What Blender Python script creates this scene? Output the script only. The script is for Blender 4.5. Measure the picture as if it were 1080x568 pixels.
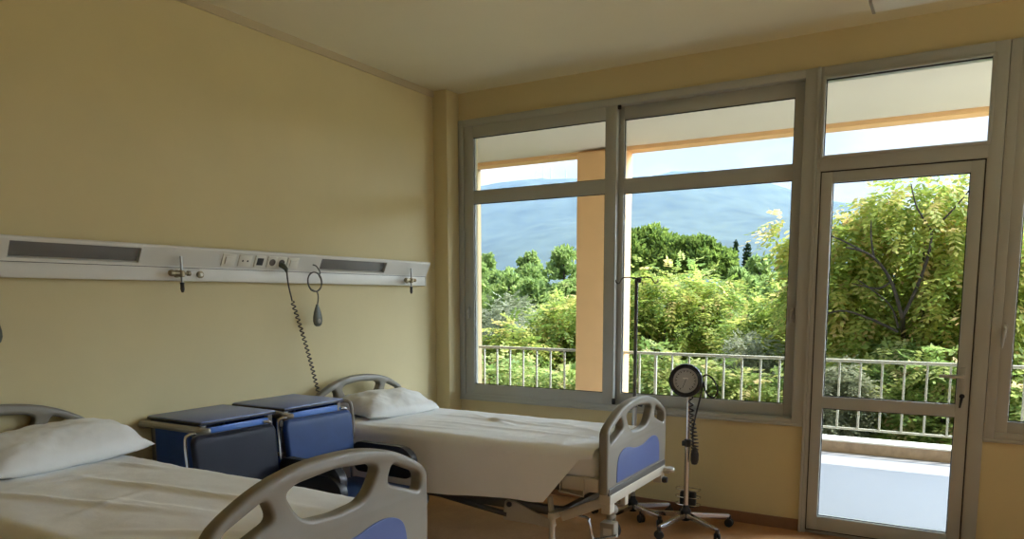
import bpy, bmesh, math, random
from math import sin, cos, pi, radians, sqrt, atan2
from mathutils import Vector as V, Matrix, noise

SC = bpy.context.scene
COL = SC.collection
for o in list(bpy.data.objects):
    bpy.data.objects.remove(o)

# ---------------------------------------------------------------- camera
F, YAW, PITCH, ROLL, CY = 785.32, -0.53665, -0.115913, -0.001757, 405.0
cam_d = bpy.data.cameras.new('camera')
cam = bpy.data.objects.new('camera', cam_d)
COL.objects.link(cam)
f_ = V((sin(YAW)*cos(PITCH), cos(YAW)*cos(PITCH), sin(PITCH)))
r_ = V((cos(YAW), -sin(YAW), 0))
u_ = r_.cross(f_)
r2 = r_*cos(ROLL) + u_*sin(ROLL)
u2 = -r_*sin(ROLL) + u_*cos(ROLL)
M = Matrix((r2, u2, -f_)).transposed().to_4x4()
M.translation = (3.5668, -4.9688, 1.5)
cam.matrix_world = M
cam_d.sensor_fit = 'HORIZONTAL'
cam_d.sensor_width = 36.0
cam_d.lens = F/1080*36
cam_d.shift_y = (CY-284)/1080
cam_d.clip_start = 0.05
cam_d.clip_end = 8000
SC.camera = cam

# ---------------------------------------------------------------- view + world
SC.view_settings.view_transform = 'Standard'
SC.view_settings.look = 'None'
SC.view_settings.gamma = 1
SC.view_settings.use_curve_mapping = False
SC.view_settings.exposure = 0.24
cy = SC.cycles
cy.use_denoising = True
cy.max_bounces = 10
cy.diffuse_bounces = 5
cy.glossy_bounces = 3
cy.transmission_bounces = 6
cy.transparent_max_bounces = 24
cy.volume_bounces = 0
cy.caustics_reflective = False
cy.caustics_refractive = False
cy.sample_clamp_indirect = 6
cy.sample_clamp_direct = 0

SUN_DIR = V((1.12, 0.84, 3.0)).normalized()      # towards the sun
SUN_E = 6.5
SKY_GLOW = 36.0                                    # strength of the glow added to the sky out of view

world = bpy.data.worlds.new('sky')
SC.world = world
world.use_nodes = True
wn = world.node_tree
for n in list(wn.nodes):
    wn.nodes.remove(n)


def N(tree, typ, **kw):
    n = tree.nodes.new(typ)
    for k, v in kw.items():
        if k == 'op':
            n.operation = v
        elif k in ('inp',):
            for i, val in v.items():
                n.inputs[i].default_value = val
        else:
            setattr(n, k, v)
    return n


def L(tree, a, b):
    tree.links.new(a, b)


def ramp(tree, stops, fac=None, interp='LINEAR'):
    n = tree.nodes.new('ShaderNodeValToRGB')
    n.color_ramp.interpolation = interp
    el = n.color_ramp.elements
    el[0].position, el[0].color = stops[0][0], (*stops[0][1], 1)
    el[1].position, el[1].color = stops[-1][0], (*stops[-1][1], 1)
    for p, c in stops[1:-1]:
        e = el.new(p)
        e.color = (*c, 1)
    if fac is not None:
        tree.links.new(fac, n.inputs[0])
    return n


tc = N(wn, 'ShaderNodeTexCoord')
sep = N(wn, 'ShaderNodeSeparateXYZ')
L(wn, tc.outputs['Generated'], sep.inputs[0])
grad = ramp(wn, [(0.0, (0.20, 0.22, 0.16)), (0.48, (0.30, 0.32, 0.26)), (0.50, (0.80, 0.90, 0.99)), (0.58, (0.66, 0.82, 1.0)), (0.70, (0.45, 0.66, 1.0)), (1.0, (0.25, 0.45, 0.95))])
mz = N(wn, 'ShaderNodeMath', op='MULTIPLY_ADD', inp={1: 0.5, 2: 0.5})
L(wn, sep.outputs[2], mz.inputs[0])
L(wn, mz.outputs[0], grad.inputs[0])
# clouds
mp = N(wn, 'ShaderNodeMapping')
mp.inputs['Scale'].default_value = (1.0, 1.0, 3.2)
mp.inputs['Location'].default_value = (0.35, 0.2, 0.1)
L(wn, tc.outputs['Generated'], mp.inputs[0])
cn = N(wn, 'ShaderNodeTexNoise', inp={'Scale': 3.2, 'Detail': 7.0, 'Roughness': 0.55})
L(wn, mp.outputs[0], cn.inputs['Vector'])
cr = ramp(wn, [(0.46, (0, 0, 0)), (0.62, (1, 1, 1))], cn.outputs[0])
mix = N(wn, 'ShaderNodeMixRGB', inp={2: (1.0, 1.0, 1.0, 1)})
mc = N(wn, 'ShaderNodeMath', op='MULTIPLY', inp={1: 0.75})
gt = N(wn, 'ShaderNodeMath', op='GREATER_THAN', inp={1: 0.0})
L(wn, sep.outputs[2], gt.inputs[0])
L(wn, cr.outputs[0], mc.inputs[0])
mc2 = N(wn, 'ShaderNodeMath', op='MULTIPLY')
L(wn, mc.outputs[0], mc2.inputs[0])
L(wn, gt.outputs[0], mc2.inputs[1])
L(wn, mc2.outputs[0], mix.inputs[0])
L(wn, grad.outputs[0], mix.inputs[1])
# glow lobe added to the sky, out of view, to light the room
dt = N(wn, 'ShaderNodeVectorMath', op='DOT_PRODUCT')
dt.inputs[1].default_value = V((0.60, 0.60, 0.53)).normalized()
nrm = N(wn, 'ShaderNodeVectorMath', op='NORMALIZE')
L(wn, tc.outputs['Generated'], nrm.inputs[0])
L(wn, nrm.outputs[0], dt.inputs[0])
mx = N(wn, 'ShaderNodeMath', op='MAXIMUM', inp={1: 0.0})
L(wn, dt.outputs['Value'], mx.inputs[0])
pw = N(wn, 'ShaderNodeMath', op='POWER', inp={1: 16.0})
L(wn, mx.outputs[0], pw.inputs[0])
st = N(wn, 'ShaderNodeMath', op='MULTIPLY', inp={1: SKY_GLOW})
L(wn, pw.outputs[0], st.inputs[0])
glow = N(wn, 'ShaderNodeMixRGB', blend_type='ADD', inp={0: 1.0})
gl = N(wn, 'ShaderNodeMixRGB', blend_type='MULTIPLY', inp={0: 1.0, 2: (0.70, 0.84, 1.0, 1)})
L(wn, st.outputs[0], gl.inputs[1])
L(wn, mix.outputs[0], glow.inputs[1])
L(wn, gl.outputs[0], glow.inputs[2])
bg = N(wn, 'ShaderNodeBackground', inp={1: 1.0})
L(wn, glow.outputs[0], bg.inputs[0])
wo = N(wn, 'ShaderNodeOutputWorld')
L(wn, bg.outputs[0], wo.inputs[0])

sun_d = bpy.data.lights.new('sun', 'SUN')
sun_d.energy = SUN_E
sun_d.angle = radians(0.6)
sun_d.color = (1.0, 0.97, 0.91)
sun = bpy.data.objects.new('sun', sun_d)
COL.objects.link(sun)
sun.rotation_euler = SUN_DIR.to_track_quat('Z', 'Y').to_euler()
sun.location = (6, 4, 14)


# ---------------------------------------------------------------- materials
def mat(name, col, rough=0.5, metal=0.0, spec=0.5, noise_amt=0.0, nscale=8.0, bump=0.0, bscale=60.0, coat=0.0, dist=0.002):
    m = bpy.data.materials.new(name)
    m.use_nodes = True
    t = m.node_tree
    b = t.nodes['Principled BSDF']
    b.inputs['Base Color'].default_value = (*col, 1)
    b.inputs['Roughness'].default_value = rough
    b.inputs['Metallic'].default_value = metal
    b.inputs['Specular IOR Level'].default_value = spec
    if coat:
        b.inputs['Coat Weight'].default_value = coat
        b.inputs['Coat Roughness'].default_value = 0.15
    tcn = N(t, 'ShaderNodeTexCoord')
    if noise_amt:
        nz = N(t, 'ShaderNodeTexNoise', inp={'Scale': nscale, 'Detail': 5.0, 'Roughness': 0.6})
        L(t, tcn.outputs['Object'], nz.inputs['Vector'])
        a = tuple(c*(1-noise_amt) for c in col)
        c2 = tuple(min(1, c*(1+noise_amt)) for c in col)
        rp = ramp(t, [(0.3, a), (0.7, c2)], nz.outputs[0])
        L(t, rp.outputs[0], b.inputs['Base Color'])
    if bump:
        nb = N(t, 'ShaderNodeTexNoise', inp={'Scale': bscale, 'Detail': 4.0, 'Roughness': 0.6})
        L(t, tcn.outputs['Object'], nb.inputs['Vector'])
        bp = N(t, 'ShaderNodeBump', inp={'Strength': bump, 'Distance': dist})
        L(t, nb.outputs[0], bp.inputs['Height'])
        L(t, bp.outputs[0], b.inputs['Normal'])
    return m


def glass_mat():
    m = bpy.data.materials.new('window_glass')
    m.use_nodes = True
    t = m.node_tree
    t.nodes.clear()
    out = N(t, 'ShaderNodeOutputMaterial')
    tr = N(t, 'ShaderNodeBsdfTransparent', inp={0: (0.988, 0.992, 0.992, 1)})
    gl_ = N(t, 'ShaderNodeBsdfGlossy', inp={0: (1, 1, 1, 1), 1: 0.01})
    fr = N(t, 'ShaderNodeLayerWeight', inp={0: 0.08})
    mm = N(t, 'ShaderNodeMath', op='MULTIPLY', inp={1: 0.6})
    L(t, fr.outputs['Fresnel'], mm.inputs[0])
    ms = N(t, 'ShaderNodeMixShader')
    L(t, mm.outputs[0], ms.inputs[0])
    L(t, tr.outputs[0], ms.inputs[1])
    L(t, gl_.outputs[0], ms.inputs[2])
    L(t, ms.outputs[0], out.inputs[0])
    return m


def leaf_mat(name, cols, transl=0.35, rough=0.55):
    """leaf colour varies from frond to frond through the mesh's own 'tint' attribute"""
    m = bpy.data.materials.new(name)
    m.use_nodes = True
    t = m.node_tree
    t.nodes.clear()
    out = N(t, 'ShaderNodeOutputMaterial')
    at = N(t, 'ShaderNodeAttribute', attribute_name='tint')
    n = len(cols)
    rp = ramp(t, [(i/(n-1), c) for i, c in enumerate(cols)], at.outputs['Fac'])
    d = N(t, 'ShaderNodeBsdfPrincipled', inp={'Roughness': rough, 'Specular IOR Level': 0.25})
    L(t, rp.outputs[0], d.inputs['Base Color'])
    tl = N(t, 'ShaderNodeBsdfTranslucent')
    L(t, rp.outputs[0], tl.inputs[0])
    ms = N(t, 'ShaderNodeMixShader', inp={0: transl})
    L(t, d.outputs[0], ms.inputs[1])
    L(t, tl.outputs[0], ms.inputs[2])
    L(t, ms.outputs[0], out.inputs[0])
    return m


M_WALL = mat('wall_paint', (0.615, 0.525, 0.295), 0.62, spec=0.3, noise_amt=0.035, nscale=1.7, bump=0.12, bscale=45)
M_BACK = mat('brown_back_wall', (0.46, 0.39, 0.27), 0.6, noise_amt=0.1)
M_CEIL = mat('ceiling_paint', (0.75, 0.70, 0.50), 0.75, spec=0.2, noise_amt=0.02, nscale=1.5)
M_BAND = mat('band_shade', (0.52, 0.44, 0.29), 0.6, spec=0.3, noise_amt=0.03)  # shade along the wall top put into this darker colour
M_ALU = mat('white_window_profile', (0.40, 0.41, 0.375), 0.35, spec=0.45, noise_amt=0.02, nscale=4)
M_GASKET = mat('black_gasket', (0.02, 0.02, 0.02), 0.6)
M_GLASS = glass_mat()
M_CHROME = mat('chrome', (0.62, 0.62, 0.62), 0.18, metal=1.0, noise_amt=0.04)
M_STEEL = mat('brushed_steel', (0.42, 0.42, 0.41), 0.35, metal=1.0, noise_amt=0.05)
M_BRASS = mat('dull_brass', (0.30, 0.25, 0.16), 0.35, metal=1.0, noise_amt=0.08)
M_DARKPLASTIC = mat('black_plastic', (0.018, 0.018, 0.02), 0.4, noise_amt=0.1)
M_GREYGREEN = mat('grey_green_plastic', (0.10, 0.11, 0.085), 0.45, noise_amt=0.06)
M_CABLE = mat('grey_cable', (0.12, 0.115, 0.095), 0.5, noise_amt=0.05)
M_DCABLE = mat('dark_cable', (0.045, 0.035, 0.03), 0.5, noise_amt=0.05)
M_RAIL = mat('rail_white_aluminium', (0.66, 0.645, 0.59), 0.4, spec=0.4, noise_amt=0.03, nscale=5)
M_RAILPANEL = mat('smoked_lamp_panel', (0.16, 0.155, 0.145), 0.35, noise_amt=0.05)
M_SOCKET = mat('white_socket_plastic', (0.70, 0.68, 0.60), 0.4, noise_amt=0.02)
M_BEDPLASTIC = mat('beige_bed_plastic', (0.215, 0.195, 0.155), 0.38, spec=0.4, noise_amt=0.03, nscale=6, bump=0.04, bscale=120, dist=0.001)
M_BEDBLUE = mat('blue_bed_panel', (0.055, 0.085, 0.235), 0.45, noise_amt=0.03)
M_BEDFRAME = mat('ivory_bed_metal', (0.46, 0.42, 0.33), 0.4, noise_amt=0.04)
M_BEDDARK = mat('dark_bed_metal', (0.10, 0.095, 0.085), 0.4, metal=0.4, noise_amt=0.08)
M_MATTRESS = mat('mattress_cover', (0.80, 0.80, 0.77), 0.6, noise_amt=0.02)
M_SHEET = mat('white_sheet', (0.86, 0.87, 0.87), 0.85, spec=0.15, noise_amt=0.03, nscale=3, bump=0.16, bscale=22, dist=0.006)
M_PILLOW = mat('white_pillowcase', (0.76, 0.76, 0.73), 0.85, spec=0.15, noise_amt=0.03, nscale=5, bump=0.2, bscale=18, dist=0.008)
M_CABTOP = mat('laminate_blue_reflection', (0.125, 0.18, 0.40), 0.3, noise_amt=0.05)  # blue reflection put into the colour of the grey tops
M_CABEDGE = mat('black_edge_strip', (0.015, 0.015, 0.017), 0.45, noise_amt=0.1)
M_CABBLUE = mat('blue_laminate', (0.02, 0.085, 0.33), 0.35, noise_amt=0.05)
M_CABBLUE2 = mat('bright_blue_drawer', (0.03, 0.14, 0.52), 0.35, noise_amt=0.05)
M_CABRAIL = mat('grey_beige_plastic', (0.28, 0.26, 0.21), 0.4, noise_amt=0.05)
M_VINYLBLACK = mat('black_vinyl', (0.012, 0.015, 0.028), 0.45, spec=0.22, noise_amt=0.1)
M_VINYLBLUE = mat('navy_vinyl', (0.022, 0.055, 0.17), 0.42, spec=0.3, noise_amt=0.1)
M_LABEL = mat('paper_label', (0.75, 0.74, 0.68), 0.6, noise_amt=0.02)
M_DIAL = mat('dial_face', (0.42, 0.42, 0.40), 0.5, noise_amt=0.02)
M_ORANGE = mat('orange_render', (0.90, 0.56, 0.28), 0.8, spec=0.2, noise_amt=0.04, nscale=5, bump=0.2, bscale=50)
M_SOFFIT = mat('cream_soffit', (0.74, 0.69, 0.60), 0.85, spec=0.1, noise_amt=0.03, nscale=2)
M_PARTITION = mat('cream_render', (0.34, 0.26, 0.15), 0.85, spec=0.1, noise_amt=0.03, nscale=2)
M_BALC = mat('grey_white_terrazzo', (0.29, 0.295, 0.305), 0.75, spec=0.2, noise_amt=0.08, nscale=55)
M_BOUNCE = mat('cream_bounce_tiles', (0.72, 0.63, 0.42), 0.8, spec=0.2, noise_amt=0.05, nscale=3)  # warm reflecting surface of the added terrace
M_CURBTOP = mat('white_marble_coping', (0.80, 0.77, 0.70), 0.6, noise_amt=0.04)
M_CURB = mat('brown_clay_curb', (0.42, 0.30, 0.20), 0.85, noise_amt=0.18, nscale=14, bump=0.3, bscale=30)
M_RAILING = mat('cream_painted_iron', (0.45, 0.435, 0.34), 0.5, noise_amt=0.05)
M_BARK = mat('bark', (0.05, 0.04, 0.03), 0.9, noise_amt=0.3, nscale=6, bump=0.4, bscale=25)
M_EARTH = mat('garden_earth', (0.06, 0.085, 0.03), 0.95, noise_amt=0.4, nscale=0.8)

# floor: brown linoleum with a mottled grain
M_FLOOR = bpy.data.materials.new('brown_floor')
M_FLOOR.use_nodes = True
_t = M_FLOOR.node_tree
_b = _t.nodes['Principled BSDF']
_tc = N(_t, 'ShaderNodeTexCoord')
_n1 = N(_t, 'ShaderNodeTexNoise', inp={'Scale': 2.2, 'Detail': 8.0, 'Roughness': 0.7})
_n2 = N(_t, 'ShaderNodeTexNoise', inp={'Scale': 60.0, 'Detail': 4.0})
L(_t, _tc.outputs['Object'], _n1.inputs['Vector'])
L(_t, _tc.outputs['Object'], _n2.inputs['Vector'])
_m = N(_t, 'ShaderNodeMath', op='MULTIPLY_ADD', inp={1: 0.35})
L(_t, _n2.outputs[0], _m.inputs[0])
L(_t, _n1.outputs[0], _m.inputs[2])
_r = ramp(_t, [(0.45, (0.34, 0.165, 0.068)), (0.85, (0.52, 0.28, 0.13))], _m.outputs[0])
L(_t, _r.outputs[0], _b.inputs['Base Color'])
_b.inputs['Roughness'].default_value = 0.38
M_BASE = mat('brown_skirting', (0.24, 0.12, 0.06), 0.45, noise_amt=0.08)

M_LEAF_YG = leaf_mat('yellow_green_leaves', [(0.13, 0.21, 0.05), (0.27, 0.37, 0.075), (0.43, 0.50, 0.11), (0.60, 0.57, 0.15), (0.74, 0.53, 0.24)], 0.58)
M_LEAF_SH = leaf_mat('shrub_leaves', [(0.13, 0.22, 0.06), (0.27, 0.38, 0.10), (0.42, 0.50, 0.15), (0.56, 0.56, 0.21), (0.68, 0.52, 0.28)], 0.55)
M_LEAF_PINE = leaf_mat('pine_needles', [(0.17, 0.26, 0.10), (0.31, 0.42, 0.14), (0.45, 0.56, 0.19), (0.57, 0.66, 0.25)], 0.5)
M_LEAF_STONE = leaf_mat('stone_pine_needles', [(0.11, 0.18, 0.05), (0.22, 0.31, 0.07), (0.35, 0.45, 0.10), (0.46, 0.55, 0.14)], 0.45)
M_LEAF_OLIVE = leaf_mat('olive_leaves', [(0.13, 0.16, 0.08), (0.23, 0.26, 0.14), (0.34, 0.36, 0.22), (0.43, 0.44, 0.30)], 0.35)
M_LEAF_CYP = leaf_mat('cypress_leaves', [(0.025, 0.05, 0.025), (0.04, 0.08, 0.03), (0.06, 0.10, 0.04)], 0.15)
M_MOUNT = mat('mountain_scrub', (0.085, 0.11, 0.085), 0.95, spec=0.05, noise_amt=0.3, nscale=0.03)


# ---------------------------------------------------------------- geometry helpers
def tag(o, label=None, cat=None, group=None, kind=None):
    if label:
        o['label'] = label
    if cat:
        o['category'] = cat
    if group:
        o['group'] = group
    if kind:
        o['kind'] = kind
    return o


def thing(name, label, cat, loc=(0, 0, 0), rz=0.0, group=None):
    o = bpy.data.objects.new(name, None)
    o.empty_display_size = 0.1
    COL.objects.link(o)
    o.location = loc
    o.rotation_euler = (0, 0, rz)
    return tag(o, label, cat, group)


def obj(name, bm, m, parent=None, smooth=35, label=None):
    me = bpy.data.meshes.new(name)
    bm.normal_update()
    bm.to_mesh(me)
    bm.free()
    if smooth:
        me.shade_smooth()
        me.set_sharp_from_angle(angle=radians(smooth))
    for x in (m if isinstance(m, (list, tuple)) else [m]):
        me.materials.append(x)
    o = bpy.data.objects.new(name, me)
    COL.objects.link(o)
    if parent:
        o.parent = parent
    if label:
        o['label'] = label
    return o


def B():
    return bmesh.new()


def box(bm, a, b, bev=0.0, mtx=None, seg=2, mi=0):
    a, b = V(a), V(b)
    c, s = (a+b)/2, b-a
    mt = Matrix.Translation(c) @ Matrix.Diagonal((abs(s.x), abs(s.y), abs(s.z), 1))
    r = bmesh.ops.create_cube(bm, size=1.0, matrix=(mtx @ mt) if mtx else mt)
    vs = r['verts']
    es = {e for v in vs for e in v.link_edges}
    fs = {f for v in vs for f in v.link_faces}
    for f in fs:
        f.material_index = mi
    if bev:
        bmesh.ops.bevel(bm, geom=list(es)+vs, offset=bev, segments=seg, affect='EDGES', profile=0.5)
    return bm


def frame_of(d):
    d = d.normalized()
    a = V((0, 0, 1)) if abs(d.z) < 0.95 else V((1, 0, 0))
    u = d.cross(a).normalized()
    return u, d.cross(u).normalized()


def tube(bm, pts, r, n=10, caps=True, mi=0):
    """a tube along points with parallel-transported rings; r is a number or a list"""
    pts = [V(p) for p in pts]
    rs = r if isinstance(r, (list, tuple)) else [r]*len(pts)
    rings = []
    u = None
    for i, p in enumerate(pts):
        d = (pts[min(i+1, len(pts)-1)] - pts[max(i-1, 0)])
        if d.length < 1e-9:
            d = V((0, 0, 1))
        d.normalize()
        if u is None:
            u, w = frame_of(d)
        else:
            u = (u - d*u.dot(d))
            if u.length < 1e-6:
                u, w = frame_of(d)
            u.normalize()
            w = d.cross(u)
        rings.append([bm.verts.new(p + (u*cos(2*pi*k/n) + w*sin(2*pi*k/n))*rs[i]) for k in range(n)])
    for a, b in zip(rings, rings[1:]):
        for k in range(n):
            f = bm.faces.new((a[k], a[(k+1) % n], b[(k+1) % n], b[k]))
            f.material_index = mi
    if caps:
        bm.faces.new(rings[0][::-1]).material_index = mi
        bm.faces.new(rings[-1]).material_index = mi
    return bm


def cyl(bm, a, b, r, n=16, mi=0):
    return tube(bm, [a, b], r, n, True, mi)


def lathe(bm, prof, origin=(0, 0, 0), axis=(0, 0, 1), n=24, mi=0):
    """prof: list of (radius, height along axis)"""
    ax = V(axis).normalized()
    u, w = frame_of(ax)
    o = V(origin)
    rings = []
    for r, h in prof:
        if r < 1e-6:
            rings.append([bm.verts.new(o+ax*h)])
        else:
            rings.append([bm.verts.new(o+ax*h+(u*cos(2*pi*k/n)+w*sin(2*pi*k/n))*r) for k in range(n)])
    for a, b in zip(rings, rings[1:]):
        for k in range(n):
            k2 = (k+1) % n
            if len(a) == 1 and len(b) == 1:
                continue
            if len(a) == 1:
                f = bm.faces.new((a[0], b[k2], b[k]))
            elif len(b) == 1:
                f = bm.faces.new((a[k], a[k2], b[0]))
            else:
                f = bm.faces.new((a[k], a[k2], b[k2], b[k]))
            f.material_index = mi
    if len(rings[0]) > 1:
        bm.faces.new(rings[0][::-1]).material_index = mi
    if len(rings[-1]) > 1:
        bm.faces.new(rings[-1]).material_index = mi
    bmesh.ops.recalc_face_normals(bm, faces=bm.faces)
    return bm


def prism(bm, poly, axis, a, b, mi=0):
    """poly of 2D points in the plane normal to axis ('x': (y,z), 'y': (x,z), 'z': (x,y))"""
    def P(p, t):
        return {'x': (t, p[0], p[1]), 'y': (p[0], t, p[1]), 'z': (p[0], p[1], t)}[axis]
    va = [bm.verts.new(P(p, a)) for p in poly]
    vb = [bm.verts.new(P(p, b)) for p in poly]
    n = len(poly)
    fs = [bm.faces.new(va), bm.faces.new(vb[::-1])]
    for k in range(n):
        fs.append(bm.faces.new((va[k], vb[k], vb[(k+1) % n], va[(k+1) % n])))
    for f in fs:
        f.material_index = mi
    bmesh.ops.recalc_face_normals(bm, faces=fs)
    return bm


def smooth_path(pts, n=8, closed=False):
    pts = [V(p) for p in pts]
    out = []
    m = len(pts)
    rng = range(m) if closed else range(m-1)
    for i in rng:
        g = (lambda k: pts[k % m]) if closed else (lambda k: pts[max(0, min(m-1, k))])
        p0, p1, p2, p3 = g(i-1), g(i), g(i+1), g(i+2)
        for j in range(n):
            t = j/n
            out.append(0.5*((2*p1)+(p2-p0)*t+(2*p0-5*p1+4*p2-p3)*t*t+(3*p1-p0-3*p2+p3)*t**3))
    if not closed:
        out.append(pts[-1])
    return out


def round_poly(pts, r, n=5):
    """fillet the corners of a closed 2D polygon"""
    out = []
    m = len(pts)
    for i in range(m):
        p0, p, p1 = V(pts[i-1]).to_2d(), V(pts[i]).to_2d(), V(pts[(i+1) % m]).to_2d()
        a, b = p0-p, p1-p
        d = min(r, a.length*0.48, b.length*0.48)
        A, Bq = p+a.normalized()*d, p+b.normalized()*d
        for j in range(n+1):
            t = j/n
            out.append(A*(1-t)**2 + p*2*t*(1-t) + Bq*t*t)
    return out


def plate(polys, thick, bev, name='plate'):
    """solid plate from an outline and holes (2D), rounded edges; returns a bmesh in (u, v, w)"""
    cu = bpy.data.curves.new(name, 'CURVE')
    cu.dimensions = '2D'
    cu.fill_mode = 'BOTH'
    for poly in polys:
        s = cu.splines.new('POLY')
        s.points.add(len(poly)-1)
        for i, p in enumerate(poly):
            s.points[i].co = (p[0], p[1], 0, 1)
        s.use_cyclic_u = True
    cu.extrude = max(thick/2-bev, 0.0005)
    cu.bevel_depth = bev
    cu.bevel_resolution = 2
    cu.offset = -bev
    o = bpy.data.objects.new(name, cu)
    COL.objects.link(o)
    dg = bpy.context.evaluated_depsgraph_get()
    me = bpy.data.meshes.new_from_object(o.evaluated_get(dg))
    bm = bmesh.new()
    bm.from_mesh(me)
    bpy.data.objects.remove(o)
    bpy.data.curves.remove(cu)
    bpy.data.meshes.remove(me)
    bmesh.ops.remove_doubles(bm, verts=bm.verts, dist=1e-5)
    return bm


def uvw_to(bm, fu, fv, fw, off):
    fu, fv, fw, off = V(fu), V(fv), V(fw), V(off)
    for v in bm.verts:
        v.co = off + fu*v.co.x + fv*v.co.y + fw*v.co.z
    bmesh.ops.recalc_face_normals(bm, faces=bm.faces)
    return bm


def dup(root, loc, rz=0.0, label=None, scale=None):
    r = root.copy()
    COL.objects.link(r)
    r.location = loc
    r.rotation_euler = (0, 0, rz)
    if label:
        r['label'] = label
    if scale:
        r.scale = scale
    for ch in list(root.children):
        c = ch.copy()
        COL.objects.link(c)
        c.parent = r
        for g in list(ch.children):
            d = g.copy()
            COL.objects.link(d)
            d.parent = c
    return r


def struct(name, bm, m, parent=None, smooth=0):
    o = obj(name, bm, m, parent, smooth)
    if parent is None:
        o['kind'] = 'structure'
    return o


# ================================================================ room shell
CZ = 3.076       # ceiling height
RX, BY = 7.6, -7.0
WT = 0.26        # window wall thickness

bm = B(); box(bm, (0, BY, -0.12), (RX, 0.26, 0)); struct('floor', bm, M_FLOOR)
bm = B(); box(bm, (-0.2, BY-0.2, CZ), (RX+0.2, 0.26, CZ+0.15)); struct('ceiling', bm, M_CEIL)
bm = B(); box(bm, (-0.2, BY-0.2, -0.12), (0, 0.26, CZ)); struct('wall_left', bm, M_WALL)
bm = B(); box(bm, (0, BY-0.2, -0.12), (RX, BY, CZ)); struct('wall_back', bm, M_BACK)
# window wall: the opening carries window_1, door_1, window_2
bm = B()
box(bm, (0, 0, 0), (0.133, WT, CZ))
box(bm, (0.133, 0, 2.868), (6.9, WT, CZ))
box(bm, (0.133, 0, 0), (2.775, WT, 0.70))
box(bm, (3.735, 0, 0), (6.9, WT, 0.70))
box(bm, (6.9, 0, 0), (RX, WT, CZ))
struct('wall_front', bm, M_WALL)
# right wall, its broad window added out of view to let in light
bm = B()
box(bm, (RX, BY, 0), (RX+0.2, 0.26, 0.7))
box(bm, (RX, BY, 2.9), (RX+0.2, 0.26, CZ))
box(bm, (RX, BY, 0.7), (RX+0.2, -4.6, 2.9))
box(bm, (RX, -0.5, 0.7), (RX+0.2, 0.26, 2.9))
struct('wall_right', bm, M_WALL)
# corner pilaster
bm = B(); box(bm, (0, -0.165, 0), (0.132, 0, CZ), 0.006); struct('trim_2', bm, M_WALL, smooth=30)
bm = B(); box(bm, (0, BY, 3.03), (0.014, -0.165, CZ)); struct('trim_1', bm, M_BAND)  # thin strip carrying the painted shade along the wall top
# skirting
bm = B(); box(bm, (0.132, -0.014, 0), (2.775, 0, 0.075), 0.004); struct('baseboard_front', bm, M_BASE)
bm = B(); box(bm, (3.74, -0.014, 0), (RX, 0, 0.075), 0.004); struct('baseboard_front_right', bm, M_BASE)
bm = B(); box(bm, (0, BY, 0), (0.014, -0.165, 0.075), 0.004); struct('baseboard_left', bm, M_BASE)


def frame_rect(bm, x0, x1, z0, z1, w, y0, y1, bev=0.004, wt=None, wb=None):
    """rectangular frame in the xz plane from four mitred-looking bars"""
    wt = w if wt is None else wt
    wb = w if wb is None else wb
    box(bm, (x0, y0, z0), (x0+w, y1, z1), bev)
    box(bm, (x1-w, y0, z0), (x1, y1, z1), bev)
    box(bm, (x0+w-0.002, y0, z1-wt), (x1-w+0.002, y1, z1), bev)
    box(bm, (x0+w-0.002, y0, z0), (x1-w+0.002, y1, z0+wb), bev)


def pane(name, x0, x1, z0, z1, y, parent):
    """double pane with its black gasket"""
    bm = B()
    for yy in (y-0.008, y+0.008):
        box(bm, (x0-0.006, yy-0.002, z0-0.006), (x1+0.006, yy+0.002, z1+0.006))
    g = obj(name, bm, M_GLASS, parent, 0)
    bm = B()
    t = 0.007
    frame_rect(bm, x0-0.002, x1+0.002, z0-0.002, z1+0.002, t, y-0.012, y-0.0105, 0)
    box(bm, (x0-0.002, y-0.02, z1-0.005), (x1+0.002, y-0.0105, z1+0.002))
    obj('gasket', bm, M_GASKET, g, 0)
    return g


# ---- window_1: two wide sliding sashes, each with a fixed upper light
w1 = thing('window_1', None, None, (0, 0, 0)); w1['kind'] = 'structure'
bm = B()
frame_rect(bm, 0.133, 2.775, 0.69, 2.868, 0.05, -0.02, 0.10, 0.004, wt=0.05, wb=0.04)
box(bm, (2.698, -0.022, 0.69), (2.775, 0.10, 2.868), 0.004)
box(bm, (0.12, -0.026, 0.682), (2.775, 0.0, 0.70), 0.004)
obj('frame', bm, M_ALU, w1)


def sash(x0, x1, gx0, gx1, y0, y1, parent, zb=0.729, zt=2.82):
    bm = B()
    gz0, ta, tb, gz1 = 0.812, 2.226, 2.324, 2.727
    box(bm, (x0, y0, zb), (gx0, y1, zt), 0.004)
    box(bm, (gx1, y0, zb), (x1, y1, zt), 0.004)
    box(bm, (gx0-0.002, y0, zb), (gx1+0.002, y1, gz0), 0.004)
    box(bm, (gx0-0.002, y0, gz1), (gx1+0.002, y1, zt), 0.004)
    box(bm, (gx0-0.002, y0, ta), (gx1+0.002, y1, tb), 0.004)
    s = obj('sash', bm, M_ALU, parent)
    ym = (y0+y1)/2
    pane('glass_pane', gx0, gx1, gz0, ta, ym, s)
    pane('glass_pane', gx0, gx1, tb, gz1, ym, s)
    return s


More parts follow.
